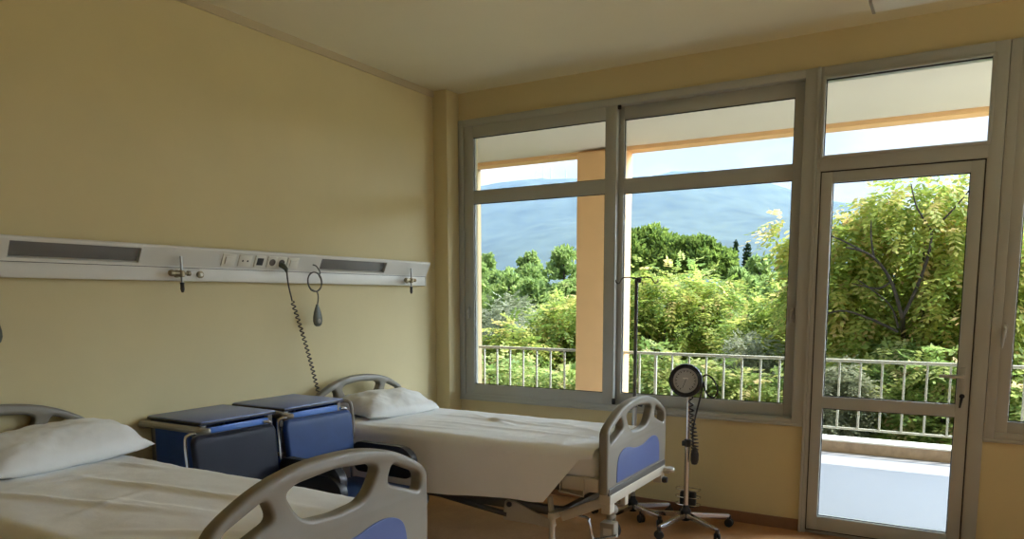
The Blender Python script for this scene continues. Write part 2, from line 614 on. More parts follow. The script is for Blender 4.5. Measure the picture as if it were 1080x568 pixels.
s1 = sash(0.187, 1.468, 0.272, 1.383, -0.014, 0.034, w1)
s2 = sash(1.42, 2.70, 1.502, 2.632, 0.042, 0.09, w1)
bm = B()
box(bm, (1.458, -0.018, 0.73), (1.482, 0.0, 0.775), 0.006)
box(bm, (1.47, -0.01, 2.79), (1.492, 0.012, 2.83), 0.006)
obj('rubber_stop', bm, M_GASKET, w1)
bm = B()
box(bm, (0.205, -0.03, 1.335), (0.232, -0.013, 1.43), 0.006)
box(bm, (0.212, -0.042, 1.36), (0.226, -0.028, 1.41), 0.005)
obj('latch', bm, M_STEEL, w1)
bm = B()
box(bm, (2.655, 0.02, 1.335), (2.68, 0.043, 1.43), 0.006)
box(bm, (2.66, 0.008, 1.36), (2.674, 0.025, 1.41), 0.005)
obj('latch', bm, M_STEEL, w1)

# ---- door_1: glazed balcony door with a top light
d1 = thing('door_1', None, None, (0, 0, 0)); d1['kind'] = 'structure'
bm = B()
box(bm, (2.777, -0.022, 0), (2.808, 0.09, 2.868), 0.004)
box(bm, (3.661, -0.022, 0), (3.735, 0.09, 2.868), 0.004)
box(bm, (2.80, -0.022, 2.256), (3.67, 0.09, 2.338), 0.004)
box(bm, (2.80, -0.022, 2.797), (3.67, 0.09, 2.868), 0.004)
box(bm, (2.808, -0.01, 0.0), (3.661, 0.09, 0.022), 0.003)
# glazing bead of the top light and the step beside the window
frame_rect(bm, 2.80, 3.675, 2.33, 2.81, 0.018, -0.034, -0.018, 0.004)
box(bm, (2.768, -0.034, 0), (2.786, -0.018, 2.868), 0.004)
obj('frame', bm, M_ALU, d1)
tl = pane('glass_pane', 2.816, 3.661, 2.339, 2.795, 0.02, d1)
bm = B()
box(bm, (2.813, -0.02, 0.026), (2.878, 0.045, 2.249), 0.004)
box(bm, (3.59, -0.02, 0.026), (3.656, 0.045, 2.249), 0.004)
box(bm, (2.876, -0.02, 0.026), (3.592, 0.045, 0.117), 0.004)
box(bm, (2.876, -0.02, 0.811), (3.592, 0.045, 0.885), 0.004)
box(bm, (2.876, -0.02, 2.186), (3.592, 0.045, 2.249), 0.004)
leaf = obj('door_leaf', bm, M_ALU, d1)
pane('glass_pane', 2.878, 3.59, 0.885, 2.186, 0.012, leaf)
pane('glass_pane', 2.878, 3.59, 0.117, 0.811, 0.012, leaf)
bm = B()
frame_rect(bm, 2.8085, 3.6605, 0.022, 2.2545, 0.006, -0.0215, 0.04, 0)
obj('seal', bm, M_GASKET, d1, 0)
bm = B()
box(bm, (3.60, -0.032, 0.92), (3.632, -0.018, 1.10), 0.006)
tube(bm, smooth_path([(3.616, -0.03, 1.05), (3.616, -0.062, 1.05), (3.60, -0.07, 1.05), (3.50, -0.07, 1.05)], 5), 0.0105, 10)
obj('door_handle', bm, M_ALU, leaf)
bm = B()
lathe(bm, [(0.014, 0), (0.014, 0.012), (0.0, 0.013)], (3.62, -0.02, 0.935), (0, -1, 0), 16)
tube(bm, [(3.622, -0.03, 0.937), (3.617, -0.05, 0.915), (3.612, -0.045, 0.87)], [0.006, 0.008, 0.005], 8)
obj('door_lock', bm, M_GASKET, leaf)

# ---- window_2: fixed lights right of the door
w2 = thing('window_2', None, None, (0, 0, 0)); w2['kind'] = 'structure'
bm = B()
frame_rect(bm, 3.737, 6.9, 0.69, 2.868, 0.05, -0.022, 0.10, 0.004)
box(bm, (3.735, -0.026, 0.682), (6.9, 0.0, 0.70), 0.004)
for a, b in ((3.785, 5.33), (5.33, 6.86)):
    gx0, gx1 = a+0.062, b-0.062
    box(bm, (a, -0.014, 0.73), (gx0, 0.04, 2.82), 0.004)
    box(bm, (gx1, -0.014, 0.73), (b, 0.04, 2.82), 0.004)
    for z0, z1 in ((0.73, 0.806), (2.226, 2.324), (2.727, 2.82)):
        box(bm, (gx0-0.002, -0.014, z0), (gx1+0.002, 0.04, z1), 0.004)
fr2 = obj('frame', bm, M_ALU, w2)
for a, b in ((3.847, 5.268), (5.392, 6.798)):
    pane('glass_pane', a, b, 0.806, 2.226, 0.013, fr2)
    pane('glass_pane', a, b, 2.324, 2.727, 0.013, fr2)
bm = B()
box(bm, (3.79, -0.026, 1.27), (3.812, -0.013, 1.35), 0.005)
tube(bm, [(3.80, -0.024, 1.33), (3.802, -0.045, 1.325), (3.79, -0.05, 1.22)], [0.008, 0.009, 0.007], 8)
obj('window_handle', bm, M_ALU, w2)

# ---- added_window: unseen window added in the right wall as a light source
w3 = thing('added_window', None, None, (0, 0, 0)); w3['kind'] = 'structure'
bm = B()
for y0 in (-4.6, -3.25, -1.9, -0.56):
    box(bm, (RX+0.03, y0, 0.7), (RX+0.09, y0+0.06, 2.9), 0.004)
for z0 in (0.7, 2.24, 2.84):
    box(bm, (RX+0.03, -4.6, z0), (RX+0.09, -0.5, z0+0.06), 0.004)
obj('frame', bm, M_ALU, w3)
bm = B()
box(bm, (RX+0.058, -4.58, 0.72), (RX+0.062, -0.52, 2.88))
obj('glass_pane', bm, M_GLASS, w3, 0)

# ================================================================ balcony
bm = B(); box(bm, (-1.7, WT, -0.25), (7.9, 3.02, -0.002)); struct('balcony_floor', bm, M_BALC)
bm = B(); box(bm, (RX+0.2, -9, -0.45), (22, 14, -0.25)); box(bm, (5.6, 3.05, -0.45), (RX+0.2, 14, -0.25)); struct('bounce_terrace', bm, M_BOUNCE)  # unseen terrace added to bounce warm sunlight onto wall and ceiling
bm = B(); box(bm, (2.775, WT-0.26, -0.12), (3.735, WT, -0.001)); struct('door_sill', bm, M_BALC)
bm = B(); box(bm, (-1.66, 2.79, -0.002), (7.9, 3.0, 0.105)); struct('balcony_curb', bm, M_CURB)
bm = B(); box(bm, (-1.66, 2.775, 0.104), (7.9, 3.03, 0.12), 0.004); struct('trim_3', bm, M_CURBTOP)
bm = B(); box(bm, (-1.9, WT, 3.13), (5.2, 3.055, 3.38)); struct('balcony_ceiling', bm, M_SOFFIT)
bm = B(); box(bm, (-1.66, 2.85, 3.088), (5.2, 3.06, 3.135)); struct('balcony_beam', bm, M_ORANGE)
bm = B(); box(bm, (-0.17, 2.74, 0.118), (0.375, 3.02, 3.092), 0.008); struct('balcony_column', bm, M_ORANGE, smooth=30)
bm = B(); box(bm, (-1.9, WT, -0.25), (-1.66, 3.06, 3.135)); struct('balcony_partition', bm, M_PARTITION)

rl = thing('balcony_railing', 'cream painted iron railing of thin upright bars along the balcony edge', 'railing', (0, 2.87, 0.12))
bm = B(); box(bm, (-1.66, -0.02, 0.752), (7.8, 0.02, 0.782), 0.006); obj('top_rail', bm, M_RAILING, rl)
bm = B(); box(bm, (-1.66, -0.012, 0.095), (7.8, 0.012, 0.115), 0.004); obj('bottom_rail', bm, M_RAILING, rl)
bal = None
for i in range(50):
    x = -1.497 + 0.187*i
    if x < 0.42 and x > -0.18:
        continue
    if i % 8 == 4 and x > 0.5:
        bm = B(); box(bm, (x-0.014, -0.014, 0.0), (x+0.014, 0.014, 0.755), 0.003)
        obj('post', bm, M_RAILING, rl)
        continue
    if bal is None:
        bm = B(); box(bm, (-0.0095, -0.0095, 0.11), (0.0095, 0.0095, 0.755), 0.002)
        bal = obj('baluster', bm, M_RAILING, rl)
        bal.location = (x, 0, 0)
    else:
        c = bal.copy(); COL.objects.link(c); c.parent = rl; c.location = (x, 0, 0)

# ================================================================ outdoors
GZ = -5.0


def tree_mesh(name, verts, faces, tints, m, parent):
    me = bpy.data.meshes.new(name)
    me.from_pydata(verts, [], faces)
    at = me.attributes.new('tint', 'FLOAT', 'FACE')
    at.data.foreach_set('value', tints)
    me.materials.append(m)
    o = bpy.data.objects.new(name, me)
    COL.objects.link(o)
    o.parent = parent
    return o


def rv(rg):
    while True:
        v = V((rg.uniform(-1, 1), rg.uniform(-1, 1), rg.uniform(-1, 1)))
        if 0.05 < v.length < 1:
            return v.normalized()


def add_frond(vs, fs, ts, p, d, ln, nl, lw, ll, tint, rg):
    """pinnate frond: pairs of leaflets along a drooping stalk"""
    side = d.cross(V((0, 0, 1)))
    if side.length < 0.1:
        side = V((1, 0, 0))
    side.normalize()
    up = side.cross(d).normalized()
    for k in range(nl):
        t = (k+1)/nl
        q = p + d*ln*t + V((0, 0, -1))*ln*0.35*t*t
        for s in ((-1, 1) if k < nl-1 else (0,)):
            ax = (side*s*0.9 + d*0.55 + V((0, 0, -0.25)) + rv(rg)*0.25).normalized() if s else d
            wv = ax.cross(up + rv(rg)*0.5).normalized()
            l = ll*(1-0.3*abs(t-0.5))*rg.uniform(0.8, 1.15)
            i = len(vs)
            vs += [q, q+ax*l*0.45+wv*lw*0.5, q+ax*l, q+ax*l*0.45-wv*lw*0.5]
            fs.append((i, i+1, i+2, i+3))
            ts.append(min(1, max(0, tint+rg.uniform(-0.08, 0.08))))


def hides_limb(p, lpts):
    # the crown is open around its main limbs on the side of the house
    for q in lpts:
        if p.y < q.y+0.25 and (p.x-q.x)**2+(p.z-q.z)**2 < 0.020:
            return True
    return False


def broad_tree(name, label, cat, base, zc, rad, hz, m, seed, fronds=900, flen=0.30, limbs=None, group=None, tint_lo=0.05, tint_hi=0.75, blobs=16, trunk_r=0.07, leaflet=0.075, hollow=0.5, autumn=0.06, extra=(), squash=1.0, droop=0.0):
    """broad-leaved tree: trunk and branches with leafy masses round the branch ends"""
    rg = random.Random(seed)
    root = thing(name, label, cat, (base[0], base[1], GZ), 0, group)
    H = zc-GZ
    bm = B()
    trunk_top = V((rg.uniform(-.1, .1), rg.uniform(-.1, .1), H-hz*0.75))
    tube(bm, smooth_path([(0, 0, -0.1), (rg.uniform(-.12, .12), rg.uniform(-.12, .12), trunk_top.z*0.5), trunk_top], 6), [trunk_r*1.5*(1-0.45*i/12) for i in range(13)], 8)
    obj('trunk', bm, M_BARK, root)
    bm = B()
    cs = [(V(q)-V((base[0], base[1], GZ)), r_) for q, r_ in extra]
    for i in range(blobs):
        v = rv(rg)
        k = rg.uniform(hollow, 1.0)
        c = V((v.x*rad*k, v.y*rad*k*squash, H + v.z*hz*k))
        cs.append((c, rad*rg.uniform(0.28, 0.48)))
        if i % 2 == 0:
            mid = trunk_top.lerp(c, 0.5)+V((0, 0, -0.1*rad))
            tube(bm, smooth_path([trunk_top - V((0, 0, rg.uniform(0, .4))), mid, c], 5), [trunk_r*0.55*(1-0.08*j) for j in range(11)], 6)
    if limbs:
        for lb in limbs:
            pts = [V(p)-V((base[0], base[1], GZ)) for p in lb[0]]
            sp = smooth_path(pts, 5)
            tube(bm, sp, [lb[1]+(lb[2]-lb[1])*j/(len(sp)-1) for j in range(len(sp))], 7)
    obj('branches', bm, M_BARK, root)
    lpts = [V(q)-V((base[0], base[1], GZ)) for lb in (limbs or []) for q in smooth_path(lb[0], 4)]
    vs, fs, ts = [], [], []
    for i in range(fronds):
        c, r = cs[rg.randrange(len(cs))]
        v = rv(rg)
        v.z = v.z*0.9+0.12
        p = c + V((v.x, v.y, v.z*0.8))*r*rg.uniform(0.55, 1.05)
        d = (V((v.x, v.y, v.z*0.5-droop)) + rv(rg)*0.6).normalized()
        if limbs and hides_limb(p, lpts):
            continue
        tint = rg.uniform(tint_lo, tint_hi)
        if rg.random() < autumn:
            tint = rg.uniform(0.85, 1.0)
        add_frond(vs, fs, ts, p, d, flen*rg.uniform(0.7, 1.2), 6, leaflet*0.42, leaflet, tint, rg)
    tree_mesh('foliage', vs, fs, ts, m, root)
    return root


def needle_tree(name, label, cat, base, ztop, rad, hz, m, seed, shape='cone', tufts=2600, size=0.3, group=None):
    """conifer: trunk with a crown of needle tufts gathered in clumps"""
    rg = random.Random(seed)
    root = thing(name, label, cat, (base[0], base[1], GZ), 0, group)
    H = ztop-GZ
    bm = B()
    tube(bm, [(0, 0, -0.1), (0.1, 0, H*0.5), (0, 0.05, H-0.3*hz)], [rad*0.10, rad*0.07, rad*0.025], 8)
    obj('trunk', bm, M_BARK, root)
    clumps = []
    n = 46 if shape != 'cyp' else 26
    for i in range(n):
        a = rg.uniform(0, 2*pi)
        if shape == 'cone':
            t = rg.random()**0.8
            rr = rad*(0.22+0.85*t)*sqrt(rg.uniform(0.25, 1))
            z = H - 0.12*rad - t*hz*1.9
            cr_ = rad*rg.uniform(0.24, 0.40)*(0.55+0.6*t)
            zs = 0.75
        elif shape == 'stone':
            rr = rad*0.85*sqrt(rg.random())
            z = H - 0.3*rad - 0.42*rad*(rr/rad)**2 - rg.uniform(0, 0.75)*rad*0.9
            cr_ = rad*rg.uniform(0.22, 0.34)
            zs = 0.75
        else:
            t = rg.random()
            rr = rad*0.4*min(1, 0.25+1.3*t)*rg.random()
            z = H - 0.3*rad - t*hz*2
            cr_ = rad*0.55*min(1, 0.35+1.6*t)
            zs = 1.6
        clumps.append((V((cos(a)*rr, sin(a)*rr, z)), cr_, zs, rg.uniform(-0.15, 0.15)))
    tot = sum(c[1]**2 for c in clumps)
    vs, fs, ts = [], [], []
    for c, r, zs, dtn in clumps:
        for j in range(int(tufts*r*r/tot)):
            v = rv(rg)
            p = c+V((v.x, v.y, v.z*zs))*r*rg.uniform(0.75, 1.05)
            d = (v*0.8+V((0, 0, 0.45))+rv(rg)*0.7).normalized()
            w = d.cross(rv(rg)).normalized()
            s = size*rg.uniform(0.6, 1.25)
            tint = min(1, max(0, 0.45+dtn+rg.uniform(-0.35, 0.35)))
            for w_ in (w, d.cross(w)):
                i = len(vs)
                vs += [p-d*s*0.3, p+w_*s*0.26+d*s*0.1, p+d*s*0.7, p-w_*s*0.26+d*s*0.1]
                fs.append((i, i+1, i+2, i+3))
                ts.append(tint)
    tree_mesh('foliage', vs, fs, ts, m, root)
    return root


bm = B()
rg = random.Random(3)
G = 40
gv = [[None]*(G+1) for _ in range(G+1)]
for i in range(G+1):
    for j in range(G+1):
        x = -320+560*i/G
        y = 3.3+(j/G)**2*400
        z = GZ + 0.035*max(0, y-20) + 0.5*noise.noise(V((x*0.05, y*0.05, 0))) - 0.3
        gv[i][j] = bm.verts.new((x, y, z))
for i in range(G):
    for j in range(G):
        bm.faces.new((gv[i][j], gv[i+1][j], gv[i+1][j+1], gv[i][j+1]))
struct('ground', bm, M_EARTH, smooth=60)

# mountain range far behind the trees
RIDGE = [(-2600, 215), (-1700, 235), (-1200, 228), (-921, 252), (-785, 262), (-696, 258), (-571, 250), (-420, 240), (-333, 228), (-264, 203), (-188, 176), (0, 140), (300, 150), (700, 120), (1300, 100)]


def ridge(x):
    for (a, h0), (b, h1) in zip(RIDGE, RIDGE[1:]):
        if a <= x <= b:
            t = (x-a)/(b-a)
            return h0+(h1-h0)*t
    return 120


bm = B()
NX, NY = 170, 46
gv = []
for i in range(NX+1):
    x = -2500+3700*i/NX
    row = []
    for j in range(NY+1):
        t = j/NY
        y = 480+1400*t
        xr = x*1400/y if y > 1400 else x
        s = min(1, (y-480)/920)
        k = s*s*(3-2*s)*0.55+0.45*s
        h = ridge(x)*k
        p = V((x*0.004, y*0.004, 0))
        nz = noise.fractal(p, 1.0, 2.0, 6)
        h += nz*34*s*(1 if y < 1330 else 0.15) - 12
        if y > 1400:
            h -= (y-1400)*0.25
        row.append(bm.verts.new((x, y, h)))
    gv.append(row)
for i in range(NX):
    for j in range(NY):
        bm.faces.new((gv[i][j], gv[i+1][j], gv[i+1][j+1], gv[i][j+1]))
struct('hills', bm, M_MOUNT, smooth=180)

# haze in the valley air between garden and mountains
hz_m = bpy.data.materials.new('valley_haze')
hz_m.use_nodes = True
_t = hz_m.node_tree
_t.nodes.clear()
_o = N(_t, 'ShaderNodeOutputMaterial')
_v = N(_t, 'ShaderNodeVolumeScatter', inp={'Color': (0.27, 0.52, 1.0, 1), 'Density': 0.00034, 'Anisotropy': 0.0})
L(_t, _v.outputs[0], _o.inputs['Volume'])
bm = B(); box(bm, (-2400, 110, -30), (260, 1420, 285))
hz_o = obj('valley_haze', bm, hz_m, None, 0)
tag(hz_o, 'pale blue haze in the valley between the pines and the mountain', 'haze', kind='stuff')

# antenna masts on the ridge
am = None
for k, (x, h) in enumerate(((-770, 14), (-752, 22), (-735, 17), (-700, 12))):
    r = thing('antenna_mast', ('short', 'tallest', 'middling', 'lowest')[k] + ' thin antenna mast on the hazy mountain ridge, ' + ('first from the left', 'second from the left', 'third from the left', 'last on the right')[k], 'mast', (x, 1395, ridge(x)-14), 0, 'antenna masts on the ridge')
    bm = B(); tube(bm, [(0, 0, 0), (0, 0, h+8)], [1.0, 0.45], 6); obj('lattice_pole', bm, M_STEEL, r)
    bm = B(); box(bm, (-2.2, -0.3, h+1), (2.2, 0.3, h+1.8)); obj('aerial', bm, M_STEEL, r)

PG = 'pines beyond the garden'
TR = [
    # kind, x, y, top z, half width, label
    ('cone', -47.4, 75, 7.0, 2.2, 'dark pine at the far left of the left window, against the mountain'),
    ('cone', -41.6, 75, 7.3, 2.0, 'pointed pine rising alone above the far treetops in the left window'),
    ('cone', -44.6, 68, 5.6, 3.0, 'broad pine between the dark pine and the pointed pine, a little lower'),
    ('cone', -23.2, 48, 5.6, 2.3, 'tall dark pine beside the orange column, left window'),
    ('cone', -24.6, 42, 3.3, 2.7, 'wide dark pine low in the middle of the left window'),
    ('cone', -29.2, 45, 3.0, 2.3, 'light green pine at the left edge of the left window, mid height'),
    ('cone', -30.4, 55, 4.9, 2.6, 'olive green pine behind the tall dark pine in the left window'),
    ('cone', -37.0, 62, 4.6, 2.6, 'pale pine in the row behind the wide dark pine'),
    ('cone', -35.0, 58, 4.2, 2.6, 'rounded pine low behind the wide dark pine, left window'),
    ('cone', -26.6, 40, 1.9, 2.4, 'pine low at the left of the wide dark pine, above the olive tree'),
    ('cone', -20.6, 38, 2.7, 2.3, 'bright pine low beside the orange column in the left window'),
    ('stone', -14.9, 45, 6.75, 3.3, 'large round stone pine left in the sliding window'),
    ('stone', -11.3, 44, 5.75, 2.2, 'smaller round stone pine right of the large one'),
    ('cone', -10.9, 60, 5.5, 2.3, 'pale pine beside the cypresses, right in the sliding window'),
    ('cone', -8.6, 62, 5.2, 2.0, 'pine at the right edge of the sliding window, under the mountain'),
    ('cone', -9.6, 38, 2.2, 2.2, 'pine low under the smaller round stone pine'),
    ('cone', -7.8, 42, 3.3, 2.0, 'dark pine below the cypresses in the sliding window'),
    ('cone', -5.6, 46, 4.2, 2.0, 'deep green pine behind the window post beside the door'),
    ('cyp', -18.0, 80, 8.0, 0.62, 'thin dark cypress, left one of the two before the mountain'),
    ('cyp', -16.2, 78, 7.6, 0.70, 'ragged cypress, right one of the two before the mountain'),
    ('cone', -18.8, 50, 5.0, 2.5, 'pine hidden for the most part by the orange column'),
]
for k, (kd, x, y, zt, r, lb) in enumerate(TR):
    if kd == 'cone':
        needle_tree('pine_tree', lb, 'tree', (x, y), zt, r, max(r*1.2, 2.4), M_LEAF_PINE, 100+k, 'cone', 4500, 0.46, PG)
    elif kd == 'stone':
        needle_tree('stone_pine', lb, 'tree', (x, y), zt, r, r, M_LEAF_STONE, 100+k, 'stone', 7000, 0.42, PG)
    else:
        needle_tree('cypress_tree', lb, 'tree', (x, y), zt, r, 2.2, M_LEAF_CYP, 100+k, 'cyp', 900, 0.30, PG)

GG = 'leafy trees in the garden'
BT = [
    # x, y, centre z, radius, half height, kind, label
    (-8.2, 14, -0.25, 1.7, 1.7, 'olive', 'silver grey olive tree at the left of the left window'),
    (-3.45, 9, 0.45, 0.85, 1.25, 'yg', 'yellow green leafy tree left of the orange column'),
    (-4.25, 8, 0.0, 0.75, 1.0, 'yg', 'small yellowing tree before the olive tree'),
    (-2.05, 11, 0.62, 1.35, 1.55, 'yg', 'broad yellow green tree in front of the round stone pine'),
    (-1.15, 12, 0.4, 1.0, 1.5, 'yg', 'yellow green tree in the middle of the sliding window'),
    (0.62, 10, 0.55, 0.85, 1.35, 'yg', 'yellow green tree at the right edge of the sliding window'),
    (0.75, 8, 0.0, 0.62, 0.95, 'olive', 'pale silver green bush tree behind the railing, sliding window right'),
    (3.75, 12, 1.6, 1.6, 2.0, 'yg', 'dense yellow green tree behind the branching tree in the door'),
    (1.7, 12.5, -0.1, 1.1, 1.6, 'sh', 'low green tree behind the branching tree on its left'),
    (2.2, 6, 0.0, 0.42, 0.55, 'olive', 'small silver leaved bush tree at the left of the door pane'),
    (4.35, 9, 1.0, 0.95, 1.7, 'yg', 'green tree filling the pane right of the door'),
    (-3.35, 6.2, -0.25, 0.75, 0.9, 'sh', 'low yellow green shrub crown below the left window railing'),
    (-2.1, 5.8, -0.25, 0.65, 0.85, 'sh', 'low shrub crown by the railing next to the orange column'),
    (-0.55, 6, -0.15, 0.65, 0.85, 'sh', 'low shrub crown behind the drip stand, beyond the railing'),
    (0.27, 6, -0.15, 0.60, 0.80, 'sh', 'low shrub crown behind the round gauge, beyond the railing'),
    (1.05, 6.2, -0.2, 0.60, 0.80, 'sh', 'low shrub crown at the right end of the sliding window railing'),
    (2.75, 6.8, 0.0, 0.75, 0.85, 'sh', 'dense low tree crown behind the door railing, left half'),
    (3.5, 6.5, 0.0, 0.75, 0.85, 'sh', 'dense low tree crown behind the door railing, right half'),
    (4.4, 6.5, -0.1, 0.65, 0.8, 'sh', 'low tree crown beyond the railing right of the door'),
    (-0.2, 15, -0.3, 1.5, 1.7, 'sh', 'shaded green tree in the gap right of the broad yellow green tree'),
    (-4.2, 20, 0.1, 1.9, 2.0, 'sh', 'mid green tree below the round stone pines'),
    (-9.5, 22, -0.3, 2.2, 2.2, 'sh', 'mid green tree between the olive tree and the dark pines'),
]
for k, (x, y, zc, r, hzz, kd, lb) in enumerate(BT):
    big = y > 13.5
    if kd == 'yg':
        broad_tree('leafy_tree', lb, 'tree', (x, y), zc, r, hzz, M_LEAF_YG, 300+k, int(1350*max(1, r)), 0.42, group=GG, blobs=34, leaflet=0.125, squash=0.75, droop=0.35)
    elif kd == 'olive':
        broad_tree('olive_tree', lb, 'tree', (x, y), zc, r, hzz, M_LEAF_OLIVE, 300+k, 2000, 0.20 if not big else 0.34, group=GG, blobs=30, tint_hi=1.0, leaflet=0.06 if not big else 0.11, autumn=0)
    else:
        broad_tree('garden_tree', lb, 'tree', (x, y), zc, r, hzz, M_LEAF_SH, 300+k, 1250, 0.32 if not big else 0.5, group=GG, blobs=30, leaflet=0.11 if not big else 0.15, autumn=0.05, squash=0.75, droop=0.3)

limbs = [
    ([(2.89, 8.00, -0.5), (2.90, 8.00, 0.5), (2.90, 7.10, 1.25)], 0.0465, 0.0341),
    ([(2.90, 7.10, 1.2), (2.72, 7.05, 1.75), (2.45, 7.00, 2.1), (2.12, 7.00, 2.22)], 0.0279, 0.0112),
    ([(2.72, 7.05, 1.7), (2.55, 7.10, 1.62), (2.2, 7.20, 1.7)], 0.0174, 0.0074),
    ([(2.50, 7.05, 2.03), (2.44, 7.10, 2.35), (2.42, 7.20, 2.62)], 0.0161, 0.0074),
    ([(2.90, 7.10, 1.2), (3.05, 7.15, 1.6), (3.18, 7.20, 2.1), (3.2, 7.20, 2.42)], 0.0260, 0.0186),
    ([(3.2, 7.20, 2.42), (3.0, 7.20, 2.75), (2.9, 7.30, 3.1)], 0.0161, 0.0074),
    ([(3.2, 7.20, 2.42), (3.45, 7.10, 2.7), (3.7, 7.10, 3.05)], 0.0174, 0.0074),
    ([(2.85, 7.10, 1.0), (2.5, 7.00, 1.18), (2.1, 6.90, 1.3), (1.7, 6.90, 1.15)], 0.0223, 0.0087),
    ([(2.86, 7.10, 1.05), (2.72, 7.10, 1.4), (2.3, 7.00, 1.75)], 0.0161, 0.0074),
    ([(2.45, 7.00, 2.1), (1.9, 7.2, 2.4), (1.25, 7.4, 2.6)], 0.016, 0.007),
]
broad_tree('branching_tree', 'big yellow green tree with bare dark forked branches filling the door pane', 'tree', (3.1, 8), 1.6, 1.62, 1.5, M_LEAF_YG, 77, 3300, 0.44, limbs, GG, 0.2, 0.80, 48, 0.05, 0.135, 0.5, 0.10, extra=[((1.20, 7.5, 2.62), 0.17), ((1.30, 7.5, 2.40), 0.10), ((2.15, 7.9, 2.35), 0.45), ((2.05, 7.9, 1.8), 0.45), ((2.35, 7.9, 2.8), 0.42), ((2.8, 8.0, 2.95), 0.42), ((3.5, 8.0, 2.95), 0.42), ((3.1, 7.6, 0.9), 0.45), ((2.4, 7.6, 0.8), 0.45)], squash=0.45, droop=0.55)

# ================================================================ bed head service rail on the left wall
br = thing('bed_head_rail', 'long white medical supply rail with sockets and lamps on the left wall', 'service rail', (0, -2.2, 1.6))
Y0, Y1 = -2.6, 1.84             # local y of the ends
PR = [(0.001, 0.17), (0.094, 0.168), (0.10, 0.162), (0.10, 0.154), (0.0575, 0.066), (0.0575, 0.06), (0.001, 0.06)]
# recessed cross-section where a lamp panel sits
PQ = [(0.001, 0.17), (0.094, 0.168), (0.10, 0.162), (0.10, 0.154), (0.0957, 0.145), (0.0757, 0.1547), (0.0418, 0.0847), (0.0618, 0.0750), (0.0575, 0.066), (0.0575, 0.06), (0.001, 0.06)]
PAN = [(-1.10, -0.50), (0.72, 1.35)]
bm = B()
cuts = [Y0] + [v for p in PAN for v in p] + [Y1]
for k in range(len(cuts)-1):
    prism(bm, PR if k % 2 == 0 else PQ, 'y', cuts[k], cuts[k+1])
obj('upper_channel', bm, M_RAIL, br, 25)
bm = B(); box(bm, (0.001, Y0, -0.01), (0.055, Y1, 0.0585), 0.004); obj('lower_channel', bm, M_RAIL, br)
bm = B(); box(bm, (0.02, Y0, 0.0575), (0.0567, Y1, 0.0635)); obj('groove', bm, M_GASKET, br, 0)
bm = B()
prism(bm, [(x*1.02, z) for x, z in PR], 'y', Y1, Y1+0.006)
box(bm, (0.001, Y1, -0.011), (0.057, Y1+0.006, 0.06), 0.002)
obj('end_cap', bm, M_RAIL, br)
tn = V((0.0425, 0, 0.088)).normalized()          # up the sloping face
nn = V((0.088, 0, -0.0425)).normalized()         # out of the sloping face


def on_face(y, h, out=0.0):
    """point on the sloping face, h metres above its lower edge"""
    return V((0.0575, y, 0.066)) + tn*h + nn*out


def face_mtx(y, h):
    m_ = Matrix((V((0, 1, 0)), tn, nn)).transposed().to_4x4()
    m_.translation = on_face(y, h)
    return m_


for a, b in PAN:
    bm = B()
    mt = face_mtx((a+b)/2, 0.049)
    box(bm, (-(b-a)/2+0.003, -0.0375, -0.0215), ((b-a)/2-0.003, 0.0375, -0.018), 0.001, mt)
    obj('lamp_panel', bm, M_RAILPANEL, br)
for y, kind in ((0.02, 'switch'), (0.13, 'socket'), (0.235, 'data'), (0.325, 'round'), (0.395, 'round'), (0.485, 'switch')):
    bm = B()
    mt = face_mtx(y, 0.05)
    w = 0.044 if kind in ('switch', 'socket') else 0.036
    box(bm, (-w, -0.036, 0), (w, 0.036, 0.007), 0.003, mt)
    pl = obj('socket_plate', bm, M_SOCKET, br)
    bm = B()
    if kind == 'switch':
        box(bm, (-0.027, -0.022, 0.006), (0.027, 0.022, 0.012), 0.003, mt)
        obj('rocker', bm, M_SOCKET, pl)
    elif kind == 'socket':
        bm.free()
        for dx in (-0.017, 0.017):
            bm = B()
            lathe(bm, [(0.0055, 0), (0.0055, 0.0016), (0, 0.0017)], mt @ V((dx, 0, 0.0066)), nn, 12)
            obj('contact', bm, M_GASKET, pl)
    elif kind == 'data':
        box(bm, (-0.022, -0.022, 0.006), (0.022, 0.022, 0.0095), 0.002, mt)
        obj('data_port', bm, M_DARKPLASTIC, pl)
    else:
        lathe(bm, [(0.021, 0), (0.021, 0.004), (0.017, 0.005), (0.016, 0.001), (0, 0.0012)], mt @ V((0, 0, 0.0066)), nn, 24)
        obj('round_outlet', bm, M_RAILPANEL, pl)
# gas taps
for y, arm in ((-0.29, 1), (1.61, 1)):
    tp = B()
    lathe(tp, [(0.0, 0), (0.020, 0), (0.020, 0.01), (0.012, 0.014), (0.012, 0.05), (0.0, 0.05)], (0.055, y, 0.026), (1, 0, 0), 18)
    t = obj('gas_tap', tp, M_BRASS, br)
    bm = B()
    tube(bm, [(0.10, y, 0.115), (0.10, y, -0.02)], 0.0065, 12)
    obj('tap_stem', bm, M_STEEL, t)
    bm = B()
    lathe(bm, [(0.010, 0.0), (0.016, 0.004), (0.016, 0.03), (0.010, 0.036)], (0.10, y, 0.008), (0, 0, 1), 16)
    lathe(bm, [(0.0, -0.068), (0.015, -0.068), (0.018, -0.056), (0.015, -0.046), (0.008, -0.044), (0.008, 0.03), (0.013, 0.034), (0.013, 0.048), (0.0, 0.05)], (0.10, y, 0.028), (0, 1, 0), 16)
    obj('tap_knob', bm, M_BRASS, t)
    bm = B()
    lathe(bm, [(0.0, -0.072), (0.006, -0.07), (0.011, -0.055), (0.010, -0.03), (0.012, -0.02)], (0.10, y, 0.0), (0, 0, 1), 14)
    obj('tap_nozzle', bm, M_DARKPLASTIC, t)
bm = B()
